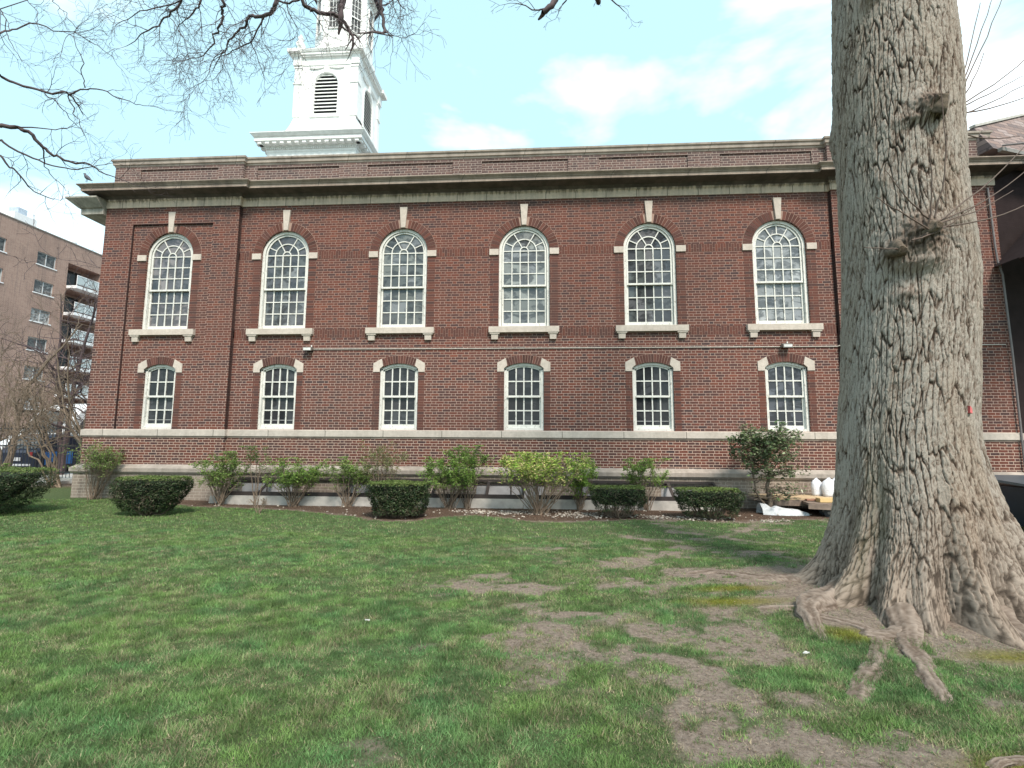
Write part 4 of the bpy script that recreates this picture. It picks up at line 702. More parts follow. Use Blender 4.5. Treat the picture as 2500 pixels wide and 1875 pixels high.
mbl = simple('dark_blue_steel', (.012,.02,.035), .45, .2)
mb = MB(); mb.loft([[(18.35,-3.5,.12),(20.3,-3.5,.12),(20.3,-2.4,.12),(18.35,-2.4,.12)], [(18.2,-3.6,.80),(20.45,-3.6,.80),(20.45,-2.3,.80),(18.2,-2.3,.80)]]); mb.box(18.15,20.5,-3.65,-3.60,.68,.80)
for x in (18.7, 19.3, 19.9): mb.box(x-.04, x+.04, -3.64, -3.5, .2, .7)
mb.build('container', mbl, D_)
mb = MB(); mb.loft([[(18.15,-3.65,.81),(20.5,-3.65,.81),(20.5,-2.25,.90),(18.15,-2.25,.90)], [(18.15,-3.65,.85),(20.5,-3.65,.85),(20.5,-2.25,.95),(18.15,-2.25,.95)]]); mb.build('lid', simple('grey_lid', (.07,.085,.10), .35), D_)
for x, y in ((18.5,-3.4),(20.1,-3.4),(18.5,-2.5),(20.1,-2.5)): mb = MB(); mb.tube([(x-.03,y,.07),(x+.03,y,.07)], .07, 12); mb.build('wheel', M_IRON, D_)
# ------------------------------------------------------------------ building material by the wall
mw1 = simple('planed_wood', (.50,.37,.23), .8, .18, 9); mw2 = simple('weathered_boards', (.20,.15,.12), .85, .3, 9); mw3 = simple('fresh_timber', (.60,.42,.20), .8, .1, 9)
Pt = empty('plank_platform', (16, -.6, 0), 'low platform of pale planks carrying the white sacks by the wall', 'platform')
mb = MB(); y = -.98
for k in range(6): mb.box(14.95-.05*(k % 2), 18.1, y+.14*k, y+.14*k+.13, .30+.003*(k % 2), .335+.003*(k % 2))
mb.build('plank', mw1, Pt)
mb = MB(); mb.box(15.05, 18, -1.0, -.95, .17, .297); mb.box(15.05, 18, -.2, -.15, .17, .297); mb.bar((14.7,-.35,.30), (15.15,-1.0,.22), .1, .04); mb.build('beam', mw2, Pt)
mb = MB()
for x in (15.2, 16.4, 17.6): mb.box(x, x+.1, -.94, -.25, .0, .168)
mb.build('support', mw2, Pt)
Ct = empty('flatbed_cart', (16.6, -1.55, 0), 'low worn wooden flatbed cart on small black wheels beside the trunk', 'cart')
mb = MB(); mb.add([(15.62,-1.45,.235),(17.6,-1.95,.205),(17.6,-1.15,.205),(15.7,-.98+.0,.235),(15.62,-1.45,.285),(17.6,-1.95,.255),(17.6,-1.15,.255),(15.7,-.98,.285)], [(3,2,1,0),(4,5,6,7),(0,1,5,4),(1,2,6,5),(2,3,7,6),(3,0,4,7)]); mb.bar((15.6,-1.46,.22),(17.6,-1.97,.19), .04, .10); mb.build('bed', mw2, Ct)
for x, y in ((16.02,-1.45),(17.4,-1.75),(16.1,-1.1),(17.4,-1.25)):
    mb = MB(); mb.tube([(x-.02,y-.025,.09),(x+.0,y+.025,.09)], .09, 16); w_ = mb.build('wheel', M_IRON, Ct); mb = MB(); mb.tube([(x-.022,y-.032,.09),(x+.002,y+.032,.09)], .03, 8); mb.build('hub', M_DARKMETAL, w_)
mb = MB(); mb.box(15.9,15.95,-1.35,-1.0,.16,.2); mb.build('axle', M_IRON, Ct)
for (x0,x1,y0,y1,z0,z1,lab,mt) in [(15.92,16.42,-1.32,-1.14,.289,.37,'square cut block of fresh yellow timber on the cart',mw3),(16.5,16.95,-1.50,-1.34,.28,.36,'second fresh timber block on the cart, close to the trunk',mw3),(15.75,17.2,-1.12,-1.03,.30,.33,'thin reddish board lying along the back of the cart',simple('red_board',(.30,.15,.10),.8))]:
    mb = MB(); mb.box(x0,x1,y0,y1,z0,z1); tag(mb.build('timber_piece', mt), lab, 'timber')
def sack(x, y, z, w, h, seed, lab):
    rnd = random.Random(seed); mb = MB(); rings = []; n = 18
    for k in range(11):
        t = k/10; r = w*(.46+.08*math.sin(t*math.pi))*(1 if t < .6 else max(.12, math.sqrt(max(0, 1-((t-.6)/.42)**2)))); rings.append([(x+math.cos(a)*r*(1+.05*math.sin(3*a+seed+t*4)+.04*math.sin(7*a+t*9)), y+math.sin(a)*r*.75*(1+.05*math.sin(5*a+seed)), z+h*t+rnd.uniform(-.004,.004)) for a in [2*math.pi*q/n for q in range(n)]])
    rings.append([(x+math.cos(a)*w*.07*(1+.5*math.sin(4*a)), y+math.sin(a)*w*.04, z+h*1.05+.012*math.sin(3*a)) for a in [2*math.pi*q/n for q in range(n)]])
    tag(mb.loft(rings).build('sack', M_SACK, smooth=True), lab, 'sack', 'white sacks on the planks')
M_SACK, nt, b = mat_new('woven_plastic'); g = G(nt); p = g.pos()[0]; b.inputs['Base Color'].default_value = (.74,.76,.82,1); b.inputs['Roughness'].default_value = .45; g.bump(g.noise(22, 4, p, .6, .8), b, .8, .02)
sack(16.33,-.42,.34,.23,.37,1,'leftmost full white sack on the planks, slumped against the wall'); sack(16.53,-.56,.34,.30,.385,2,'front white sack with a wide base among the sacks on the planks'); sack(16.77,-.42,.34,.26,.40,3,'third white sack from the left on the planks'); sack(17.02,-.5,.34,.27,.36,4,'white sack on the planks nearest the big trunk, partly hidden by it')
mb = MB(); nx, ny = 40, 14; vs = []
for j in range(ny):
    for i in range(nx):
        u, v = i/(nx-1), j/(ny-1); x = 14.75+.95*u; y = -1.30-.10*math.sin(u*3)+.36*v*(1-.4*u); zz = (.17*(1-u)**.7+.04)*math.sin(math.pi*min(1, v*1.0))**.6*(.75+.5*vn(np.array([u*9]), np.array([v*4]), 3)[0])
        vs.append((x, y, .012+zz))
mb.add(vs, [(j*nx+i, j*nx+i+1, (j+1)*nx+i+1, (j+1)*nx+i) for j in range(ny-1) for i in range(nx-1)])
tag(mb.build('plastic_sheet', simple('sheet_plastic', (.50,.52,.54), .5, .25, 9, bump=.03), smooth=True), 'crumpled white plastic sheet on the soil behind the small evergreen tree', 'plastic sheet')
# ------------------------------------------------------------------ pigeon
mb = MB(); bx, by, bz = -2.22, -.45, 8.44
mb.tube([(bx+.16,by,bz+.03),(bx+.10,by,bz+.05),(bx+.05,by,bz+.09),(bx-.01,by,bz+.13),(bx-.05,by,bz+.17),(bx-.065,by,bz+.20),(bx-.07,by,bz+.225),(bx-.095,by,bz+.23),(bx-.125,by,bz+.222)], [.008,.022,.045,.055,.04,.026,.028,.022,.004], 10)
mb.tube([(bx,by-.015,bz+.09),(bx-.01,by-.015,bz-.01)], .006, 5); mb.tube([(bx,by+.015,bz+.09),(bx-.01,by+.015,bz-.01)], .006, 5)
tag(mb.build('pigeon', simple('pigeon_grey', (.07,.07,.09), .7), smooth=True), 'grey pigeon perched on the left end of the cornice', 'pigeon')
# ------------------------------------------------------------------ street on the left
mb = MB(); mb.add([(-24,-60,.006),(-9.6,-60,.006),(-9.6,120,.006),(-24,120,.006)], [(0,1,2,3)]); tag(mb.build('road', simple('asphalt', (.06,.06,.062), .9, .2, 3)), kind='structure')
mb = MB(); mb.box(-9.6, -6.2, -40, 80, -.1, .10); mb.box(-30,-24,-40,120,-.1,.12); tag(mb.build('pavement', simple('pavement_concrete', (.42,.40,.38), .9, .12, 2)), kind='structure')
mb = MB(); mb.box(-6.2, -2.25, 5.5, 30, -.1, .06); tag(mb.build('path', simple('path_concrete', (.45,.43,.41), .9, .12, 2)), kind='structure')
Fn = empty('iron_fence', (-6, 4, 0), 'black iron picket fence behind the left hedge beside the hall', 'fence')
mb = MB()
for z in (.35, 1.25, 1.85): mb.box(-15, -2.1, 3.98, 4.02, z, z+.045)
mb.build('rail', M_IRON, Fn)
mb = MB(); x = -15.0
while x < -2.1:
    mb.tube([(x, 4, .18), (x, 4, 2.02), (x, 4, 2.10)], [.011, .011, .002], 5); x += .13
mb.build('pickets', M_IRON, Fn)
for x in (-14.9, -12.4, -9.9, -7.4, -4.9, -2.35): mb = MB(); mb.box(x-.03, x+.03, 3.97, 4.03, 0, 2.1); mb.loft([[(x-.045,3.955,2.1),(x+.045,3.955,2.1),(x+.045,4.045,2.1),(x-.045,4.045,2.1)],[(x-.01,3.99,2.18),(x+.01,3.99,2.18),(x+.01,4.01,2.18),(x-.01,4.01,2.18)]]); mb.build('post', M_IRON, Fn)
mb = MB(); mb.box(-15, -2.1, 3.9, 4.1, -.1, .17); mb.build('curb', M_CONC, Fn)
# white delivery van
V_ = empty('delivery_van', (-13, 11, 0), 'white delivery van parked on the street behind the fence', 'van'); mwv = simple('white_car_paint', (.75,.76,.78), .3, .04, 2)
prof = [(8.2,.35),(8.2,1.25),(8.35,1.55),(9.0,1.75),(9.9,2.85),(10.5,3.15),(11.3,3.28),(14.5,3.3),(14.6,.35)]
mb = MB(); ins = [(-14.1,.06),(-14.0,0),(-12.1,0),(-12.0,.06)]
mb.loft([[(x, y+(.08 if y < 11 else -.08)*(i in (0,3)), z-(.06 if z > 1 and i in (0,3) else 0)) for y, z in prof] for i, (x, _) in enumerate(ins)]); mb.build('body', mwv, V_)
mb = MB(); mb.add([(-13.9,9.0+.0,1.78),(-12.2,9.0,1.78),(-12.2,9.86,2.83),(-13.9,9.86,2.83)], [(0,1,2,3)]); mb.v = [(x, y-.02, z+.01) for x, y, z in mb.v]; mb.build('windscreen', M_DARKGLASS, V_, col=np.full((4,3), .08))
mb = MB(); mb.add([(-11.985,9.75,1.85),(-11.985,11.0,1.85),(-11.985,11.0,2.6),(-11.985,10.25,2.6)], [(0,1,2,3)]); mb.build('side_window', M_DARKGLASS, V_, col=np.full((4,3), .08))
mb = MB()
for k in range(5): mb.box(-13.7,-12.4,8.17,8.195,.75+.11*k,.80+.11*k)
mb.build('grille', M_IRON, V_)
for x in (-13.85,-12.25): mb = MB(); mb.box(x-.13, x+.13, 8.165, 8.196, .95, 1.2); mb.build('headlight', simple('headlight', (.7,.7,.7), .15), V_)
for x in (-14.05,-12.05):
    for y in (9.3, 13.3): mb = MB(); mb.tube([(x-.1,y,.37),(x+.1,y,.37)], .37, 20); w_ = mb.build('wheel', simple('rubber', (.02,.02,.02), .8), V_); mb = MB(); mb.tube([(x-.105,y,.37),(x+.105,y,.37)], .2, 12); mb.build('rim', M_DARKMETAL, w_)
# dark car seen from behind
K_ = empty('parked_car', (-11.3, 8, 0), 'dark blue parked car with a bright blue door panel behind the iron fence', 'car'); mcar = simple('dark_blue_paint', (.012,.014,.035), .3, .1)
prof = [(6.6,.3),(6.6,.95),(6.75,1.05),(7.25,1.62),(7.8,1.72),(8.6,1.66),(9.4,1.1),(10.6,.95),(10.7,.3)]
mb = MB(); mb.loft([[(x, y, z-(.05 if z > 1 and i in (0,3) else 0)) for y, z in prof] for i, x in enumerate((-12.15,-12.05,-10.55,-10.45))]); mb.build('body', mcar, K_)
mb = MB(); mb.add([(-11.95,6.79,1.10),(-10.65,6.79,1.10),(-10.75,7.22,1.58),(-11.85,7.22,1.58)], [(0,1,2,3)]); mb.v = [(x,y-.02,z+.01) for x,y,z in mb.v]; mb.build('rear_window', M_DARKGLASS, K_, col=np.full((4,3), .12))
mb = MB(); mb.box(-10.44,-10.43,7.0,8.2,.45,.98); mb.build('door_panel', simple('bright_blue', (.02,.16,.5), .4), K_)
mb = MB(); mb.box(-11.9,-10.6,6.56,6.595,.42,.50); mb.box(-11.5,-11.05,6.56,6.595,.62,.76); mb.build('bumper', simple('silver', (.6,.6,.62), .3), K_)
for x in (-12.0,-10.62): mb = MB(); mb.box(x-.07, x+.07, 6.57, 6.597, .78, .98); mb.build('tail_light', simple('tail', (.35,.02,.02), .3), K_)
for x in (-12.1,-10.5):
    for y in (7.5,9.9): mb = MB(); mb.tube([(x-.09,y,.31),(x+.09,y,.31)], .31, 18); mb.build('wheel', simple('rubber2', (.02,.02,.02), .8), K_)
# ------------------------------------------------------------------ apartment block
A_ = empty('apartment_block', (-37, 30, 0), 'tan brick apartment block with white balconies beyond the street', 'building')
AX = -37
mb = MB(); BAL = (32.3, 35.9); fl = [z for z in (16.55, 13.85, 11.15, 8.45, 5.75, 3.05)]
tan = brick('tan_brick', [(.29,.185,.15), (.33,.215,.175), (.37,.25,.205)], (.40,.31,.27), P=.4, H=.1, mw=.008, soft=.006)
w_ = MB()
# wall as (Y,Z) sheet with balcony recesses, stored with x = AX
holes = [[(BAL[0], z+.02), (BAL[1], z+.02), (BAL[1], z+2.3), (BAL[0], z+2.3)] for z in fl]
WIN = [(29.3, 31.1), (25.0, 26.6), (20.5, 22.2), (16.0, 17.6), (38.5, 40.2), (44, 46)]
wh = [[(a, z+1.15), (c, z+1.15), (c, z+2.35), (a, z+2.35)] for a, c in WIN for z in fl]
t = MB()
yb_ = [5.0]+[v for a, c in sorted(WIN+[BAL]) for v in ((a+c)/2,)][:0]
cuts = [5, 14, 19, 23.5, 28, 31.7, 37, 42, 60]; allh = holes+wh
for k in range(len(cuts)-1):
    zs_ = [0, 3.0, 5.7, 8.4, 11.1, 13.8, 16.5, 20.9]
    for j in range(7):
        hs = [h for h in allh if cuts[k] <= h[0][0] < cuts[k+1] and zs_[j] <= h[0][1] < zs_[j+1]]
        t.holed([(cuts[k], zs_[j]), (cuts[k+1], zs_[j]), (cuts[k+1], zs_[j+1]), (cuts[k], zs_[j+1])], hs, 0)
for h in wh: t.reveal(h, 0, -.18)
for h in holes: t.reveal(h, 0, -1.5); t.add([(q[0], -1.5, q[1]) for q in h], [(0,1,2,3)])
t.v = [(AX+p[1], p[0], p[2]) for p in t.v]
t.add([(AX,5,0),(AX-14,5,0),(AX-14,5,20.9),(AX,5,20.9)], [(0,1,2,3)]); t.add([(AX,60,0),(AX-14,60,0),(AX-14,60,20.9),(AX,60,20.9)], [(0,1,2,3)]); t.add([(AX,5,20.4),(AX,60,20.4),(AX-14,60,20.4),(AX-14,5,20.4)], [(0,1,2,3)])
t.build('wall', tan, A_)
mb = MB(); mb.box(AX-.3, AX+.06, 5, 60, 20.9, 21.0); mb.build('roof_coping', M_DARKMETAL, A_)
mwb = simple('balcony_white', (.72,.72,.74), .6, .06); mgl, nt, b = mat_new('balcony_glass'); b.inputs['Base Color'].default_value = (.50,.56,.58,1); b.inputs['Roughness'].default_value = .15; b.inputs['Alpha'].default_value = .75
for z in fl:
    mb = MB(); mb.box(AX-1.45, AX+1.1, BAL[0]+.03, BAL[1]-.03, z-.28, z); o = mb.build('balcony', mwb, A_)
    mb = MB(); mb.box(AX+1.04, AX+1.07, BAL[0]+.05, BAL[1]-.05, z+.12, z+.95); mb.build('glass_panel', mgl, o)
    mb = MB(); mb.box(AX+1.02, AX+1.09, BAL[0]+.03, BAL[1]-.03, z+.96, z+1.03)
    for y in np.linspace(BAL[0]+.05, BAL[1]-.05, 4): mb.box(AX+1.03, AX+1.08, y-.02, y+.02, z, z+.96)
    mb.build('railing', mwb, o)
    mb = MB(); mb.box(AX-1.49, AX-1.45, BAL[0]+.6, BAL[1]-.8, z+.05, z+2.05); mb.build('glass_door', M_DARKGLASS, o, col=np.full((8,3), .03))
for k, h in enumerate(wh):
    (a, z0), (c, z1) = h[0], h[2]
    mb = MB(); mb.add([(AX-.16, a, z0), (AX-.16, c, z0), (AX-.16, c, z1), (AX-.16, a, z1)], [(0,1,2,3)]); o = mb.build('window', M_DARKGLASS, A_, col=np.full((4,3), .12+.1*((k*7) % 3)))
    mb = MB()
    for y0, y1, q0, q1 in ((a,a+.07,z0,z1),(c-.07,c,z0,z1),((a+c)/2-.04,(a+c)/2+.04,z0+.06,z1-.06),(a+.07,c-.07,z0,z0+.06),(a+.07,c-.07,z1-.06,z1)): mb.box(AX-.15, AX-.10, y0, y1, q0, q1)
    mb.build('frame', simple('apt_frame', (.45,.46,.47), .5) if k == 0 else bpy.data.materials['apt_frame'], o)
    mb = MB(); mb.box(AX-.1, AX+.06, a-.1, c+.1, z0-.09, z0-.003); mb.build('sill', mwb, o)
mb = MB(); mb.box(AX-3.2, AX-.8, 27.6, 29.6, 20.4, 22.0); mb.build('chimney', mwb, A_); mb = MB(); mb.box(AX-2.3, AX-1.3, 28.3, 29.1, 22.0, 22.75); mb.build('skylight', simple('blue_glass', (.38,.44,.52), .3), A_)
for y in (33.2, 36.5): mb = MB(); mb.tube([(AX-1,y,20.4),(AX-1,y,21.4),(AX-1,y,21.5)], [.5,.5,.2], 10); mb.build('roof_vent', mwb, A_)
# ------------------------------------------------------------------ branches
def wander(path, r0, r1, rnd, k=3, amp=.02):
    pts = [Vector(p) for p in path]; o = []; n = len(pts)
    for i in range(n-1):
        a = pts[max(i-1, 0)]; b = pts[i]; c = pts[i+1]; d = pts[min(i+2, n-1)]
        for j in range(k):
            t = j/k; q = .5*((2*b)+(-a+c)*t+(2*a-5*b+4*c-d)*t*t+(-a+3*b-3*c+d)*t**3); o.append(q+Vector((rnd.gauss(0, amp), rnd.gauss(0, amp), rnd.gauss(0, amp))))
    o.append(pts[-1]); m = len(o); return o, [r0+(r1-r0)*(i/(m-1)) for i in range(m)]
def twig(out, p, d, Ln, r, rnd, lvl, bias, step=.09, spawn=.55, bend=.28, flat=1.0, ang=(.45, 1.0), shrink=.6):
    n = max(3, int(Ln/step)); pts = [p.copy()]; rad = [r]; d = d.normalized(); side = rnd.choice((-1, 1))
    for i in range(n):
        d = (d+Vector((rnd.gauss(0, bend), rnd.gauss(0, bend)*flat, rnd.gauss(0, bend)))+bias*.07).normalized(); p = p+d*(Ln/n); pts.append(p.copy()); rad.append(r*(1-.65*(i+1)/n))
        if lvl > 0 and rnd.random() < spawn:
            side = -side; ax = d.cross(Vector((rnd.gauss(0, .3), 1, rnd.gauss(0, .3)))).normalized(); a = rnd.uniform(*ang)*side
            dd = d*math.cos(a)+ax*math.sin(a)+Vector((0, rnd.gauss(0, .25)*flat, 0)); twig(out, p.copy(), dd, Ln*rnd.uniform(.35, .8)*shrink/.6*(1-.4*i/n), rad[-1]*.72, rnd, lvl-1, bias, step, spawn, bend, flat, ang, shrink)
    out.append((pts, rad))
def tubes(name, polys, mat, parent, rmin=.0022):
    V = []; F = []; base = 0
    for pts, rad in polys:
        n = 7 if rad[0] > .025 else (5 if rad[0] > .008 else 3); P = np.array([tuple(q) for q in pts]); m = len(P)
        D = np.gradient(P, axis=0); D /= np.linalg.norm(D, axis=1, keepdims=True)+1e-9; up = np.array([.31, .93, .2]) if abs(D[0] @ np.array([.31,.93,.2])) < .9 else np.array([1., 0, 0])
        X = np.cross(D, up); X /= np.linalg.norm(X, axis=1, keepdims=True)+1e-9; Y = np.cross(D, X); a = np.arange(n)*2*np.pi/n
        r = np.maximum(np.array(rad), rmin)[:,None,None]; V.append((P[:,None]+r*(X[:,None]*np.cos(a)[None,:,None]+Y[:,None]*np.sin(a)[None,:,None])).reshape(-1, 3))
        i = np.arange(m-1)[:,None]*n; k = np.arange(n)[None]; k2 = (k+1) % n; F.append(np.stack([i+k, i+k2, i+n+k2, i+n+k], -1).reshape(-1, 4)+base); base += m*n
    return link_mesh(name, np_mesh(name, np.concatenate(V), np.concatenate(F)), mat, parent, smooth=True)
def dress(path, rnd, bias, per=1.0, Ln=(.35, .9), lvl=2, r=.008, **kw):
    out = []; pts, rad = path
    for i in range(1, len(pts)):
        seg = (pts[i]-pts[i-1]).length
        for _ in range(int(seg*per/.1+rnd.random())):
            p = pts[i-1].lerp(pts[i], rnd.random()); d = (pts[i]-pts[i-1]).normalized(); ax = d.cross(Vector((0, 1, 0))).normalized(); a = rnd.uniform(.5, 1.2)*rnd.choice((-1, 1))
            twig(out, p, d*math.cos(a)+ax*math.sin(a)+Vector((0, rnd.gauss(0, .3), 0)), rnd.uniform(*Ln), min(r, rad[i]*.7), rnd, lvl, bias, **kw)
    twig(out, pts[-1], pts[-1]-pts[-2], rnd.uniform(*Ln), rad[-1], rnd, lvl, bias, **kw)
    return out
# street-side tree whose limbs hang into the left of the view; its trunk stands outside
rnd = random.Random(5); big = []; tw = []
LT_ = empty('bare_tree', (-.6, -6.2, 0), 'leafless tree reaching its purple-brown limbs in from the upper left edge', 'tree')
hub = Vector((-.5, -6.0, 5.2))
big.append(([Vector(q) for q in ((-.6,-6.2,-.1),(-.55,-6.15,2),(-.5,-6.0,4.2),(-.4,-5.95,6),(-.2,-5.8,8),(0,-5.6,11))], [.30,.25,.22,.19,.14,.06]))
for k, (p, r0, r1) in enumerate(LTREE):
    r0 *= .68; r1 *= .7
    w = wander(p, r0, r1, rnd, 3, .012); big.append(w); tw += dress(w, rnd, Vector((.3, 0, -.15)), per=.42, Ln=(.2, .75), lvl=2, r=.007, spawn=.5, bend=.22, step=.075)
    if p[0][0] < 1.4: s = Vector(p[0]); q = Vector((-.35, -5.9, min(s.z-.5, 8)*.75+1.2)); big.append(wander([q, q.lerp(s, .5)+Vector((0, 0, .15)), s], r0*1.7, r0, rnd, 3, .01))
tubes('trunk', big[:1], M_TWIG2, LT_); tubes('limbs', big[1:], M_TWIG, LT_); tubes('crown', tw, M_TWIG, LT_, .0019)
# ------------------------------------------------------------------ big trunk
BT = empty('big_tree', (13.7, -7.1, 0), 'huge old tree with deeply furrowed grey bark and spreading surface roots', 'tree')
def worley(u, v, pu, seed):
    iu = np.floor(u).astype(np.int64); iv = np.floor(v).astype(np.int64); f1 = np.full(u.shape, 9.); f2 = np.full(u.shape, 9.); cid = np.zeros(u.shape)
    for a in (-1, 0, 1):
        for b in (-1, 0, 1):
            cu_, cv_ = (iu+a), (iv+b); hu = cu_ % pu if pu else cu_
            n = (hu*73856093 ^ cv_*19349663 ^ seed*83492791) & 0x7fffffff; n = ((n ^ (n >> 13))*1274126177) & 0x7fffffff; jx = (n & 0xffff)/65535.; n2 = ((n ^ (n >> 15))*668265263) & 0x7fffffff; jy = (n2 & 0xffff)/65535.
            d = np.hypot(cu_+.1+.8*jx-u, cv_+.1+.8*jy-v); m = d < f1; f2 = np.where(m, f1, np.minimum(f2, d)); cid = np.where(m, jy, cid); f1 = np.where(m, d, f1)
    return f1, f2, cid
NT, NZ = 800, 1050
TR = [(-.3,13.67,.80),(.24,13.69,.79),(.46,13.71,.775),(.68,13.735,.745),(.9,13.75,.715),(1.12,13.75,.69),(1.36,13.75,.672),(1.54,13.75,.66),(1.81,13.77,.66),(2.18,13.815,.668),(2.75,13.865,.680),(3.24,13.905,.688),(3.64,13.91,.675),(4.08,13.895,.660),(4.76,13.915,.668),(5.29,13.93,.68),(5.83,13.945,.668),(6.38,13.955,.64),(6.95,13.995,.648),(8.1,14.08,.66),(9.6,14.1,.72)]
zg = np.linspace(-.25, 9.6, NZ); th = np.linspace(0, 2*np.pi, NT, endpoint=False); TH, ZG = np.meshgrid(th, zg)
C0 = np.interp(zg, [t[0] for t in TR], [t[1] for t in TR])[:,None]; R0 = .835*np.interp(zg, [t[0] for t in TR], [t[2] for t in TR])[:,None]*np.ones_like(TH)
def adiff(a, deg): return (a-np.radians(deg)+np.pi) % (2*np.pi)-np.pi
for deg, A_r, wd, hz in ((150,.50,.18,.20),(200,.62,.16,.24),(226,.50,.15,.27),(243,.55,.14,.25),(268,.60,.17,.33),(300,.50,.2,.36),(332,.85,.24,.48),(20,.75,.26,.46),(75,.5,.3,.4),(115,.5,.22,.4)):
    R0 += A_r*np.exp(-(adiff(TH, deg)/wd)**2)*np.exp(-np.maximum(ZG, -.1)/hz)*.95
    R0 += .045*np.exp(-(adiff(TH, deg)/(wd*1.3))**2)*np.exp(-(ZG/1.6)**2)
for deg, w in ((213,.10),(256,.12),(284,.1),(180,.12),(316,.1)): R0 -= .07*np.exp(-(adiff(TH, deg)/w)**2)*np.exp(-np.maximum(ZG, 0)/.7)
R0 += .03*np.sin(3*TH+ZG*.5)*np.exp(-.3*ZG)
bur = np.zeros_like(TH)
for deg, z, wd, hz, A_r in ((262,4.82,.20,.10,.13),(250,4.70,.30,.06,.05),(247,3.50,.28,.20,.15),(226,3.36,.18,.12,.10),(240,3.22,.30,.07,.06),(256,3.3,.2,.14,.05),(222,6.2,.18,.14,.08),(150,4.95,.14,.22,.06),(236,2.95,.18,.06,.04),(222,4.15,.10,.08,.035),(262,5.9,.08,.06,.02)):
    gss = np.exp(-(adiff(TH, deg)/wd)**2-((ZG-z)/hz)**2); R0 += A_r*gss; bur = np.maximum(bur, gss*A_r/.1)
S = TH*.68; wx = (fbm(np.cos(TH)*4+9, ZG*1.1+np.sin(TH)*4, 3, 3)-.5)+(fbm(np.cos(TH)*12+9, ZG*6+np.sin(TH)*12, 8, 3)-.5)*.35; wz = (fbm(np.cos(TH)*9, ZG*3+np.sin(TH)*9, 14, 3)-.5)
f1, f2, id1 = worley(TH/(2*np.pi)*80+wx*1.7, ZG/.48+wz*.7+wx*.4, 80, 1); c1 = np.clip((f2-f1)/.15, 0, 1)
f1, f2, id2 = worley(TH/(2*np.pi)*96+wx*1.9+wz*.6, ZG/.070+wz*2.4+wx*3, 96, 2); c2 = np.clip((f2-f1)/.13, 0, 1)
rag = fbm(np.cos(TH)*30, ZG*22+np.sin(TH)*30, 40, 4)-.5
amp = (1-.75*np.clip(bur*1.3, 0, 1))*(.8+.2*np.clip(ZG/.7, 0, 1))
c1s = c1**.6; fin0 = fbm(np.cos(TH)*70+wx*3, ZG*38+np.sin(TH)*70, 63, 3)-.5; f1b, f2b, idb = worley(TH/(2*np.pi)*168+wx*3.4, ZG/.22+wz*1.6+wx, 168, 6); cb_ = np.clip((f2b-f1b)/.22, 0, 1); lowz = np.clip((1.25-ZG)/.9, 0, 1)
c1s = c1s*(1-lowz)+np.minimum(c1s, .25+.75*cb_**.7)*lowz; amp = amp*1.0
h = amp*(.020*c1s+.0060*(c2**.7)*c1s+.007*(id2-.5)*c1s+.005*(id1-.5)*c1s)+.018*rag*(.5+bur*3.0)+.010*fin0
wr = np.sin(ZG*75+wx*16+rag*8)*.5; h += .010*wr*np.clip(bur*1.4, 0, 1)
R0 = R0+h-.025
PXs = C0+np.cos(TH)*R0; PYs = -7.12+np.sin(TH)*R0
fine = fbm(np.cos(TH)*70+wx*3, ZG*38+np.sin(TH)*70, 63, 3)-.5; strk = fbm(TH*60+wx*6, ZG*5, 64, 3)-.5
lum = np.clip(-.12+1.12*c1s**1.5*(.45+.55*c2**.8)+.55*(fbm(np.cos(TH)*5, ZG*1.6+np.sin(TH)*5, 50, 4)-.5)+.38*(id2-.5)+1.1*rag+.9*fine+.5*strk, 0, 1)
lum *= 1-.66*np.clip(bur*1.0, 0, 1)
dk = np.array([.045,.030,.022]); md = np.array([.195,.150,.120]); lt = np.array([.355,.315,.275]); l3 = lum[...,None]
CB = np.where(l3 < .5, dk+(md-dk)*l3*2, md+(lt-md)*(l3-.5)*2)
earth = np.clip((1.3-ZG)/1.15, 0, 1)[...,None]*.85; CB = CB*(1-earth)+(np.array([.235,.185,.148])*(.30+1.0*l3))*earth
gm = (np.exp(-(adiff(TH, 208)/.20)**2)*np.exp(-((ZG-.8)/.55)**2)*np.clip(fbm(TH*9, ZG*4, 70, 3)*2.2-.5, 0, 1))[...,None]; CB = CB*(1-.6*gm)+np.array([.10,.105,.055])*.6*gm
brn = (np.clip(fbm(np.cos(TH)*2.2+3, ZG*.8+np.sin(TH)*2.2, 90, 3)*3-1.35, 0, 1))[...,None]; CB = CB*(1-brn*.45)+CB*np.array([.85,.72,.60])*brn*.45
idx = np.arange(NT*NZ).reshape(NZ, NT); nx_ = np.roll(idx, -1, 1)
Fq = np.stack([idx[:-1], nx_[:-1], nx_[1:], idx[1:]], -1).reshape(-1, 4)
M_BARK, nt, b = mat_new('furrowed_bark'); g = G(nt); p = g.pos()[0]; at = g.node('ShaderNodeAttribute', attribute_name='Col')
g.put(b.inputs['Base Color'], g.mix(g.m('MULTIPLY', g.noise(70, 4, p, .7), .5), at.outputs['Color'], g.mix(.5, at.outputs['Color'], (.06,.045,.035,1)))); b.inputs['Roughness'].default_value = .92; b.inputs['Specular IOR Level'].default_value = .2; g.bump(g.noise(120, 4, p, .7), b, .6, .008)
link_mesh('trunk', np_mesh('trunk', np.stack([PXs, PYs, ZG], -1).reshape(-1, 3), Fq, CB.reshape(-1, 3)), M_BARK, BT, smooth=True)
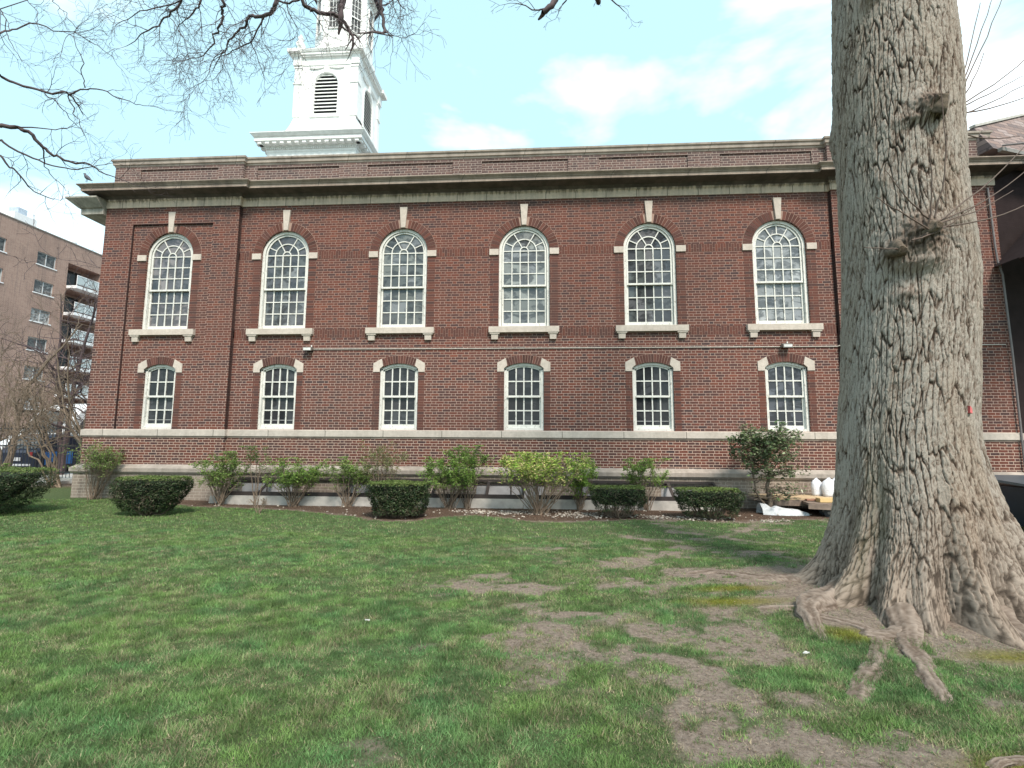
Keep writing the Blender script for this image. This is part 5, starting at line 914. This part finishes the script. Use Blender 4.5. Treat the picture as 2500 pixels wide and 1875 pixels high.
def root(path, r0, r1, seed, flat=.75, lift=0.0, rise=0.0):
    rn = random.Random(seed); P, Rr = wander([Vector((x, y, 0)) for x, y in path], r0, r1, rn, 22, .0); P = np.array([tuple(q) for q in P]); Rr = np.array(Rr); m = len(P); n = 40
    D = np.gradient(P, axis=0); D /= np.linalg.norm(D, axis=1, keepdims=True); X = np.stack([-D[:,1], D[:,0], 0*D[:,0]], -1); t = np.linspace(0, 1, m)
    Rr = Rr*(1+.35*(fbm(t*5+seed, t*0, seed, 3)-.5)); a = np.arange(n)*2*np.pi/n; zc = hgt(P[:,0], P[:,1])+Rr*(lift-.15)-np.clip((t-.8)/.2, 0, 1)*Rr*1.0+rise*np.clip(1-t/.4, 0, 1)**1.7
    A2, T2 = np.meshgrid(a, t*np.sum(np.linalg.norm(np.diff(P, axis=0), axis=1))); ns = fbm(A2*2.2+seed, T2*9, seed+5, 4)-.5; cr_ = fbm(A2*6, T2*5, seed+9, 4); rg = fbm(A2*3.2+T2*1.5, T2*2.2, seed+31, 3)-.5; rr = Rr[:,None]*(1+.45*ns+.35*rg)+.022*(cr_-.5)
    V = P[:,None]+X[:,None]*(np.cos(a)*1)[None,:,None]*rr[...,None]; V[...,2] = zc[:,None]+np.sin(a)[None]*rr*flat
    fn = fbm(A2*14, T2*60, seed+19, 4)-.5; V[...,2] += .012*fn; l = np.clip(.42+1.5*(cr_-.5)+.5*ns+1.0*rg+1.5*fn, 0, 1)[...,None]; C = np.array([.11,.08,.062])*(1-l)+np.array([.29,.235,.195])*l
    i = np.arange(m-1)[:,None]*n; k = np.arange(n)[None]; k2 = (k+1) % n; F = np.stack([i+k, i+k2, i+n+k2, i+n+k], -1).reshape(-1, 4)
    link_mesh('surface_root', np_mesh('surface_root', V.reshape(-1, 3), F, C.reshape(-1, 3)), M_BARK, BT, smooth=True)
root([(13.45,-6.95),(13.12,-6.72),(12.77,-6.58),(12.41,-6.47),(12.13,-6.2),(11.77,-6.23),(11.4,-6.2)], .20, .05, 1, .5, -.1, .12)
root([(13.5,-7.1),(13.2,-7.2),(12.9,-7.33),(12.62,-7.46),(12.45,-7.62),(12.37,-7.88),(12.26,-8.32)], .24, .05, 2, .8, .1, .30); root([(12.6,-7.55),(12.3,-7.52),(12.02,-7.47)], .07, .03, 3, .7, -.1)
root([(12.42,-7.66),(12.6,-7.8),(12.74,-8.02),(12.66,-8.25),(12.46,-8.55),(12.2,-8.82),(11.95,-9.15),(11.85,-9.32)], .07, .095, 4, .5, -.15)
root([(13.5,-7.2),(13.22,-7.65),(12.98,-8.05),(12.84,-8.3),(12.76,-8.52),(12.64,-8.80),(12.50,-9.10),(12.44,-9.25)], .17, .04, 5, .6, -.15, .26)
root([(13.02,-8.05),(12.8,-8.12),(12.6,-8.05)], .10, .06, 12, .6, .05)
root([(13.75,-7.3),(13.85,-7.75),(13.78,-8.05),(13.72,-8.35),(13.68,-8.75)], .24, .04, 6, .7, .0, .25)
root([(14.1,-7.1),(14.55,-7.45),(14.85,-7.85),(15.1,-8.3)], .28, .06, 7, .8, .2, .3); root([(14.2,-7.0),(14.9,-7.0),(15.6,-6.9)], .30, .08, 8, .8, .2, .3); root([(12.8,-9.72),(12.45,-9.63),(12.25,-9.68)], .035, .025, 9, .7, .3)
def stubm(p, d, r, Ln):
    d = Vector(d).normalized(); p = Vector(p); rn = random.Random(int(p.z*100)); x = d.orthogonal().normalized(); y = d.cross(x); rings = []
    for t, k in ((-.10,2.6),(-.03,1.9),(.01,1.45),(Ln*.6,1.12),(Ln,1.08),(Ln+.012,.98),(Ln+.010,.80),(Ln-.004,.74),(Ln-.02,.45),(Ln-.022,.05)):
        rings.append([p+d*t+(x*math.cos(a)+y*math.sin(a))*r*k*(1+(.16*math.sin(3*a+k)+rn.uniform(-.06,.06))*(k > .5)) for a in [2*math.pi*q/22 for q in range(22)]])
    mb = MB(); mb.loft(rings[:7]); o = mb.build('branch_stub', M_STUB, BT, smooth=True); mb = MB(); mb.loft(rings[6:]); mb.build('cut_face', M_CUT, o, smooth=True)
M_STUB = simple('stub_bark', (.12,.09,.065), .95, .4, 30, bump=.01); M_CUT = simple('cut_wood', (.22,.16,.11), .95, .4, 40)
stubm((13.90,-7.74,4.80), (.15,-.6,.8), .042, .05); stubm((13.70,-7.81,3.52), (.15,-.95,.05), .034, .03); stubm((13.44,-7.72,3.34), (-.2,-.9,-.35), .034, .03)
# limbs over the view, then drooping twigs
rnd = random.Random(8); limbs = [wander([(13.9,-7.1,8.6),(12.2,-6.9,9.6),(9.5,-6.8,9.5),(7,-6.6,9.3),(4.6,-6.5,9.4),(2.5,-6.3,9.8)], .30, .06, rnd, 4, .02), wander([(14.1,-7.1,9.0),(13.5,-8,11),(12.6,-9,13)], .35, .2, rnd, 4, .02), wander([(14.1,-7.1,9.0),(15.2,-6.4,11),(16.2,-5.6,13)], .35, .2, rnd, 4, .02), wander([(14.1,-7.1,9.4),(14.1,-7.2,12),(14.0,-7.2,14.5)], .5, .2, rnd, 4, .02)]
tw = []
for gi, grp in enumerate((TOPC, CENC)):
    for k, (p, r0, r1) in enumerate(grp):
        r0 *= .58; r1 *= .65
        w = wander(p, r0, r1, rnd, 3, .012); limbs.append(w); stub = (gi == 0 and k == 5) or (gi == 1 and k == 2) or (gi == 1 and k == 0)
        s = Vector(p[0])
        if s.z > 7.9: q = Vector((s.x+.3, -6.7, 9.45)); limbs.append(wander([q, q.lerp(s, .5), s], r0*1.25, r0, rnd, 3, .01))
        if not stub: tw += dress(w, rnd, Vector((-.1, 0, -1.2)), per=.56 if gi == 0 else .6, Ln=(.25, .75) if gi == 0 else (.12, .35), lvl=2, r=.007, spawn=.62, bend=.26, step=.06)
        else: tw += dress(w, rnd, Vector((0, 0, -.2)), per=.5, Ln=(.12, .3), lvl=1, r=.004, spawn=.5, bend=.3, step=.05)
tubes('limbs', limbs, M_TWIG, BT); tubes('crown', tw, M_TWIG, BT, .0019)
# thin sprouts from the burls
sp = []; rnd = random.Random(3)
for ends in [((14.28,-7.4,4.93),(15.0,-7.2,6.4)),((14.28,-7.4,4.93),(15.15,-7.2,6.5)),((14.26,-7.4,4.93),(14.85,-7.2,6.3)),((14.22,-7.42,4.9),(15.5,-7.3,5.9)),((14.22,-7.42,4.88),(15.3,-7.1,5.5)),((14.22,-7.42,4.86),(15.3,-7.3,5.2)),((14.24,-7.4,4.82),(15.2,-7.3,5.3)),((14.3,-7.35,4.75),(14.9,-7.4,4.62)),((14.3,-7.35,4.98),(14.65,-7.4,5.55)),
             ((13.7,-7.80,3.55),(14.9,-7.6,4.55)),((13.7,-7.80,3.55),(14.8,-7.6,4.2)),((13.7,-7.80,3.5),(14.95,-7.7,3.95)),((13.65,-7.80,3.55),(13.6,-7.95,4.25)),((13.65,-7.80,3.5),(13.1,-7.95,3.75)),((13.42,-7.72,3.35),(13.0,-7.9,3.3)),((13.65,-7.80,3.6),(13.2,-7.95,4.0)),((13.5,-7.78,3.4),(14.1,-7.85,3.75)),((13.7,-7.80,3.6),(13.75,-7.95,4.9)),((13.7,-7.80,3.55),(14.5,-7.7,3.9))]:
    a, b = Vector(ends[0]), Vector(ends[1]); md_ = a.lerp(b, .45)+Vector((rnd.uniform(-.02,.08), 0, rnd.uniform(-.08,.02))); sp.append(wander([a, md_, b], .0085, .003, rnd, 5, .004))
for deg, z in ((196,.0),): pass
tubes('sprouts', sp, simple('sprout_bark', (.10,.065,.05), .7, .2), BT, .002)
mb = MB(); mb.loft([[(13.95,-7.60,1.82),(13.98,-7.59,1.81),(13.985,-7.58,1.86),(13.96,-7.59,1.88)], [(13.955,-7.665,1.825),(13.975,-7.665,1.815),(13.98,-7.66,1.86),(13.965,-7.66,1.885)]]); tag(mb.build('ribbon_scrap', simple('red_ribbon', (.55,.12,.12), .5)), 'small torn red ribbon scrap stuck in the bark of the big trunk', 'ribbon')
# ------------------------------------------------------------------ foliage
def leaves(name, P, Nn, size, cols, parent, mat, seed, asp=.5):
    """P centres, Nn up-vectors; one rhombus leaf each"""
    r = np.random.default_rng(seed); n = len(P); a = r.uniform(0, 2*np.pi, n); T = np.stack([np.cos(a), np.sin(a), r.normal(0, .35, n)], -1); T /= np.linalg.norm(T, axis=1, keepdims=True)
    Nn = Nn/(np.linalg.norm(Nn, axis=1, keepdims=True)+1e-9); T = T-Nn*np.sum(T*Nn, 1, keepdims=True); T /= np.linalg.norm(T, axis=1, keepdims=True)+1e-9; B = np.cross(Nn, T)
    s = (size*(.6+.8*r.random(n)))[:,None]; V = np.stack([P-T*s, P+B*s*asp-T*s*.1+Nn*s*.15, P+T*s, P-B*s*asp-T*s*.1+Nn*s*.15], 1)
    C = np.array(cols)[r.integers(0, len(cols), n)]*(.65+.7*r.random((n,1))); return link_mesh(name, np_mesh(name, V.reshape(-1, 3), np.arange(n*4).reshape(-1, 4), np.repeat(C[:,None], 4, 1).reshape(-1, 3)), mat, parent)
def yew(cx, cy, w, dpt, h, seed, lab, taper=.45, lean=0.0, sqr=2.6, n=17000, gap=.0):
    o = empty('clipped_bush', (cx, cy, 0), lab, 'bush', 'clipped evergreen bushes along the bed'); r = np.random.default_rng(seed)
    a = r.uniform(0, 2*np.pi, n); t = r.random(n); top = r.random(n) < .32; z = np.where(top, 1.0, .06+.94*t**.8)
    prof = np.where(z > .90, 1-(z-.90)*.5, taper+(1-taper)*np.clip((z-.04)/.62, 0, 1)**.6)
    rad = prof*np.where(top, np.sqrt(r.random(n)), 1-.20*r.random(n)**2+.045*(r.random(n) < .08))*(1+.12*(fbm(a*2.2+seed, z*4, seed, 3)-.5)*2)
    den = (np.abs(np.cos(a))**sqr+np.abs(np.sin(a))**sqr)**(-1/sqr); x = np.cos(a)*den*rad*w/2; y = np.sin(a)*den*rad*dpt/2; lump = fbm(x*4+seed*3, y*4, seed, 3)-.5; zz = z*h+np.where(top, -.02*r.random(n)+lump*.07, 0)
    x = x+lean*(zz/h-.5)+(fbm(zz*9+a*3, a*2, seed+2, 3)-.5)*.09*(~top); y = y-(fbm(a*5, zz*8, seed+3, 3)-.5)*.10*(~top)
    if gap: k = ~((zz < h*.42) & (fbm(a*5+2, zz*14, seed+4, 3) < gap) & (~top)); x, y, zz, top, a = x[k], y[k], zz[k], top[k], a[k]
    P = np.stack([cx+x, cy+y, zz+.03], -1); Nn = np.stack([np.cos(a)*.35*(~top), np.sin(a)*.35*(~top), np.ones(len(a))], -1)+r.normal(0, .42, (len(a), 3))
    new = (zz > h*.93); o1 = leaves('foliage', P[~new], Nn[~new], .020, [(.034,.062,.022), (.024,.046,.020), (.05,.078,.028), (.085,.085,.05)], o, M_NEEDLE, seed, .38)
    leaves('sunlit_top_growth', P[new], Nn[new], .017, [(.12,.175,.045), (.09,.145,.04), (.15,.18,.06)], o, M_NEEDLE, seed+1, .4)  # paler top leaves: fresh growth with sunlight put into the colour
    tw = []; rn = random.Random(seed)
    for k in range(34):
        al = rn.uniform(0, 6.28); e = Vector((cx+lean*.3+math.cos(al)*w*.38*rn.uniform(.3,1), cy+math.sin(al)*dpt*.36*rn.uniform(.3,1), h*rn.uniform(.4,.9))); b0 = Vector((cx-lean*.35+math.cos(al)*.05, cy+math.sin(al)*.05, -.02)); tw.append(wander([b0, b0.lerp(e, .5)+Vector((math.cos(al)*.1, math.sin(al)*.1, -.05)), e], .018, .005, rn, 4, .012))
        for _ in range(3): twig(tw, e-(e-b0)*rn.random()*.6, Vector((math.cos(al+rn.gauss(0,.7)), math.sin(al+rn.gauss(0,.7)), rn.uniform(-.2,.8))), .22, .005, rn, 1, Vector((0,0,0)), .06)
    tubes('branches', tw, M_TWIG2, o)
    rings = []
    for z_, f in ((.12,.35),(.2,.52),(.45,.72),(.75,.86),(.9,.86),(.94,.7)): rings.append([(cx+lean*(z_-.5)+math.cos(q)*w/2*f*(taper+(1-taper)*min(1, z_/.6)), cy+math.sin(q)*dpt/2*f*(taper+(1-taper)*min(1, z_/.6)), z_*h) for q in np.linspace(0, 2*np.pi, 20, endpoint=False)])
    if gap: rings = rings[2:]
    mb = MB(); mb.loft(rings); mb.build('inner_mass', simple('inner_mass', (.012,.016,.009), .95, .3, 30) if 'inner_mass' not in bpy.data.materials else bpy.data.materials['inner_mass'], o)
yew(-1.5, -2.75, 2.45, 1.5, .88, 1, 'large dark clipped bush cut off by the left edge of the view', .62, .1, 3.2, 30000)
yew(2.08, -2.55, 1.52, .85, .74, 2, 'clipped bush narrowing to a slanting base, just right of the left edge hedge', .50, .12, 2.6, 20000)
yew(7.18, -2.35, 1.22, .80, .67, 3, 'round drum shaped clipped bush left of the middle of the bed', .78, 0, 2.6, 19000)
yew(11.62, -1.92, 1.10, .72, .60, 4, 'clipped bush with bare stems showing below, above the pebbles', .66, 0, 2.8, 12000, .60)
yew(13.42, -1.95, 1.24, .75, .575, 5, 'square cut clipped bush to the left of the small evergreen tree', .72, 0, 4.5, 15000, .50)
def shrub(cx, cy, h, w, seed, lab, cols, n=1500, base=.25, size=.03, stems=22, low=.45, mat=None, wide=1.0, leafless=.0, offx=0, group='leafy shrubs along the bed', stemmat=None, name='leafy_shrub', cat='shrub', dens=1.0, bias=(0,0,.6)):
    o = empty(name, (cx, cy, 0), lab, cat, group); rn = random.Random(seed); r = np.random.default_rng(seed); polys = []; tips = []
    for k in range(stems):
        al = rn.uniform(0, 6.28); rr = rn.random()**.5; u = rn.uniform(0, 1); e = Vector((cx+offx+math.cos(al)*w/2*rr*.95, cy+math.sin(al)*w*.32*rr, h*(low+(1-low)*u*(1-.35*rr**2))))
        b0 = Vector((cx+rn.gauss(0, .05)*base*4, cy+rn.gauss(0, .04), -.02)); m_ = b0.lerp(e, .5)+Vector((math.cos(al)*.04*w, 0, .06)); s = wander([b0, m_, e], rn.uniform(.007,.014), .004, rn, 5, .010); polys.append(s)
        for q in range(int(5*dens)):
            i = rn.randrange(len(s[0])//2, len(s[0])); t_ = []; twig(t_, s[0][i], (s[0][i]-s[0][i-1]).normalized()+Vector((rn.gauss(0,.6), rn.gauss(0,.5), rn.gauss(.1,.4))), rn.uniform(.1,.28)*h, .004, rn, 1, Vector(bias), .05, .6); polys += t_
            for pp_, _ in t_: tips += pp_[1:]
    tubes('stems', polys, stemmat or M_TWIG3, o, .0025)
    n = int(n*2.6); size *= .8; T_ = np.array([tuple(q) for q in tips]); wgt = np.clip((T_[:,2]/h-low*.75)/.35, .03, 1); wgt /= wgt.sum(); pick = r.choice(len(T_), n, p=wgt)
    clump = fbm(T_[pick][:,0]*6, T_[pick][:,2]*6, seed, 2); k = clump > .32; P = T_[pick][k]+r.normal(0, .028, (k.sum(), 3))*[1,1,.7]; Nn = np.array([[0,-.25,1.]])+r.normal(0, .5, (len(P), 3))
    P[:,2] = np.minimum(P[:,2], h*1.02); leaves('foliage', P, Nn, size, cols, o, mat or M_LEAF, seed); return o
GRN = [(.15,.24,.06), (.20,.30,.07), (.12,.19,.05), (.25,.32,.10)]; BRT = [(.20,.34,.06), (.16,.28,.055), (.26,.38,.08)]; YEL = [(.27,.40,.07), (.20,.34,.06), (.36,.45,.10), (.62,.52,.26)]; OLV = [(.16,.22,.07), (.20,.25,.09), (.12,.17,.06)]
shrub(-1.15,-.45,1.48,1.2,11,'thin green shrub at the left corner of the hall, leaves only at its top',GRN[:3]+OLV,1900,.25,.026,26,.45)
shrub(2.5,-.95,1.22,1.15,12,'green shrub at the left end of the white curb',GRN,2500,.2,.028,26,.35)
shrub(3.3,-.85,1.35,.5,13,'wispy shrub sprig standing alone above the curb',OLV+GRN[:1],420,.1,.024,6,.70,dens=.8)
shrub(4.3,-1.0,1.08,1.35,14,'bright green shrub with pale crossing stems below the second window',BRT+GRN,2500,.25,.028,30,.42)
shrub(5.55,-.92,1.12,1.15,15,'green shrub leaning left, behind the drum shaped bush',GRN,1900,.2,.027,22,.45)
shrub(6.35,-.9,1.50,1.0,16,'tall sparse reddish green shrub reaching up against the brick',OLV+[(.24,.17,.08)],1300,.2,.022,16,.5)
shrub(7.95,-1.0,1.15,1.35,17,'dense bright green shrub with dark upright stems',BRT[:2]+GRN,3000,.3,.028,28,.45,stemmat=M_TWIG2)
shrub(8.35,-.88,1.40,.9,18,'taller dark green shrub just behind the dense bright one',GRN[:1]+GRN[2:3]+BRT[:1],1500,.2,.026,12,.6,stemmat=M_TWIG2)
shrub(10.0,-1.68,1.27,2.0,19,'wide yellow green azalea with pale yellow blooms on a fan of bare stems',YEL,4200,.30,.031,52,.62)
shrub(10.9,-.95,1.10,.75,20,'yellow green shrub with low leaves at the right of the azalea',YEL[:2]+BRT,1700,.12,.028,18,.3)
shrub(12.4,-.9,1.14,.95,21,'small round headed green shrub behind the stemmy clipped bush',GRN+BRT[:1],1800,.15,.027,16,.55)
shrub(4.1,-2.0,.42,.5,31,'low leafless twig clump rising from the lawn edge',[(.3,.25,.15)],10,.1,.012,8,.4,group=None,name='twig_clump',cat='twigs')
# small evergreen tree
E_ = empty('evergreen_tree', (14.95, -1.1, 0), 'small broadleaf evergreen tree with a round crown in front of the sixth window', 'tree'); rn = random.Random(77); r = np.random.default_rng(77)
polys = [wander([(14.95,-1.1,-.03),(14.98,-1.1,.3),(14.95,-1.08,.6),(15.0,-1.1,.85),(14.93,-1.1,1.2),(14.95,-1.1,1.6)], .055, .018, rn, 4, .006), wander([(14.9,-1.1,.15),(14.72,-1.15,.4),(14.66,-1.12,.75),(14.62,-1.12,1.15),(14.68,-1.1,1.5)], .022, .010, rn, 4, .008)]
tips = []
for k in range(70):
    hi = k > 22; al = rn.uniform(0, 6.28); z0 = rn.uniform(.75, 1.55) if hi else rn.uniform(.3, .8); st = Vector((14.95 if k % 4 else 14.66, -1.1, z0)); rr = rn.uniform(.45, .84) if hi else rn.uniform(.4, .72)
    e = Vector((14.95+math.cos(al)*rr, -1.1+math.sin(al)*rr*.85, min(1.93, z0+rn.uniform(.1,.55)) if hi else z0+rn.uniform(.0,.22)))
    if hi: rr2 = math.hypot((e.x-14.95)/.85, (e.y+1.1)/.75); e.z = min(e.z, 1.30+.64*math.sqrt(max(0, 1-rr2*rr2*.9)))
    s = wander([st, st.lerp(e, .5)+Vector((0,0,.03)), e], .011, .004, rn, 4, .012); polys.append(s)
    for _ in range(7 if hi else 3): t_ = []; twig(t_, s[0][rn.randrange(3, len(s[0]))], Vector((rn.gauss(0,1), rn.gauss(0,1), rn.gauss(.35,.5))), rn.uniform(.1,.25), .004, rn, 1, Vector((0,0,.2)), .05); polys += t_; tips += [(tuple(q), hi) for pp_, _ in t_ for q in pp_[1:]]
tubes('trunk', polys, M_TWIG2, E_)
Ph = np.array([q for q, h_ in tips if h_]); Pl = np.array([q for q, h_ in tips if not h_]); pk = np.concatenate([Ph[r.integers(0, len(Ph), 4700)], Pl[r.integers(0, len(Pl), 320)]])+r.normal(0, .035, (5020, 3))
dome = np.hypot((pk[:,0]-14.95)/.88, (pk[:,1]+1.1)/.8) < 1.05; pk = pk[dome]; leaves('crown', pk, np.array([[0,-.2,1.]])+r.normal(0, .45, (len(pk), 3)), .040, [(.06,.10,.04), (.085,.13,.05), (.12,.17,.07), (.07,.095,.05), (.22,.26,.15)], E_, leafmat('glossy_leaves', .12, .35), 6, .42)
# bare trees and thicket by the fence
def baretree(name, x, y, stems, h, lean, seed, lab, mat, r0=.10, lvl=3, Ln=1.6, twn=8, spread=1.0, rmin=.006, start=.25):
    o = empty(name, (x, y, 0), lab, 'tree' if 'tree' in name else 'shrub', 'leafless trees by the fence'); rn = random.Random(seed); tr = []; cr_ = []
    for k in range(stems):
        e = Vector((x+lean*h*.5+rn.gauss(0, .28)*h*spread, y+rn.gauss(0, .18)*h*spread, h*rn.uniform(.7, 1))); b0 = Vector((x+rn.gauss(0,.08)*(stems > 1), y+rn.gauss(0,.08)*(stems > 1), -.05)); mid = b0.lerp(e, .45)+Vector((lean*.25*h*(stems > 1), 0, .1*h))
        s = wander([b0, b0.lerp(mid, .5)+Vector((0,0,.1)), mid, e], r0, r0*.15, rn, 5, .03); tr.append(s)
        for q in range(twn):
            i = rn.randrange(int(len(s[0])*start), len(s[0])); twig(cr_, s[0][i], Vector((rn.gauss(lean*.5,.9), rn.gauss(0,.7), rn.gauss(.55,.45))), Ln*rn.uniform(.5,1.1), s[1][i]*.55, rn, lvl, Vector((0,0,.5)), .22, .55, .22)
    tubes('trunk', tr, mat, o); tubes('crown', cr_, mat, o, rmin)
baretree('bare_tree', -2.9, 1.6, 6, 5.6, -.42, 41, 'spreading multi stemmed leafless tree leaning left beside the hall corner', M_TWIG2, .055, 3, 1.3, 7, .7, .0045, .35)
baretree('bare_tree', -9.2, 6.4, 2, 9.5, -.06, 42, 'upright leafless tree in front of the apartment balconies', M_TWIG, .13, 3, 2.3, 12, .6, .007, .3)
baretree('bare_tree', -9.6, 4.9, 2, 8.0, -.30, 43, 'leafless tree at the far left in front of the tan brick wall', M_TWIG2, .12, 3, 2.4, 13, .9, .007, .3)
baretree('bare_tree', -6.4, 5.2, 3, 7.8, .05, 47, 'slender leafless tree closest to the hall corner, behind the fence', M_TWIG, .05, 3, 1.7, 8, .4, .005, .35)
baretree('bare_shrub', -5.3, 2.6, 6, 3.6, -.30, 44, 'dense brown twiggy thicket above the left hedge', M_TWIG3, .035, 3, 1.0, 18, 1.3, .005, .5)
baretree('bare_shrub', -7.8, 3.0, 5, 3.6, .0, 45, 'second brown twiggy thicket at the left edge in front of the fence', M_TWIG2, .035, 3, 1.0, 18, 1.2, .005, .5)
shrub(-5.0,.9,.8,1.2,46,'low sprawling green shrub between the left hedge and the fence',OLV+GRN,900,.3,.03,16,.4,group=None)
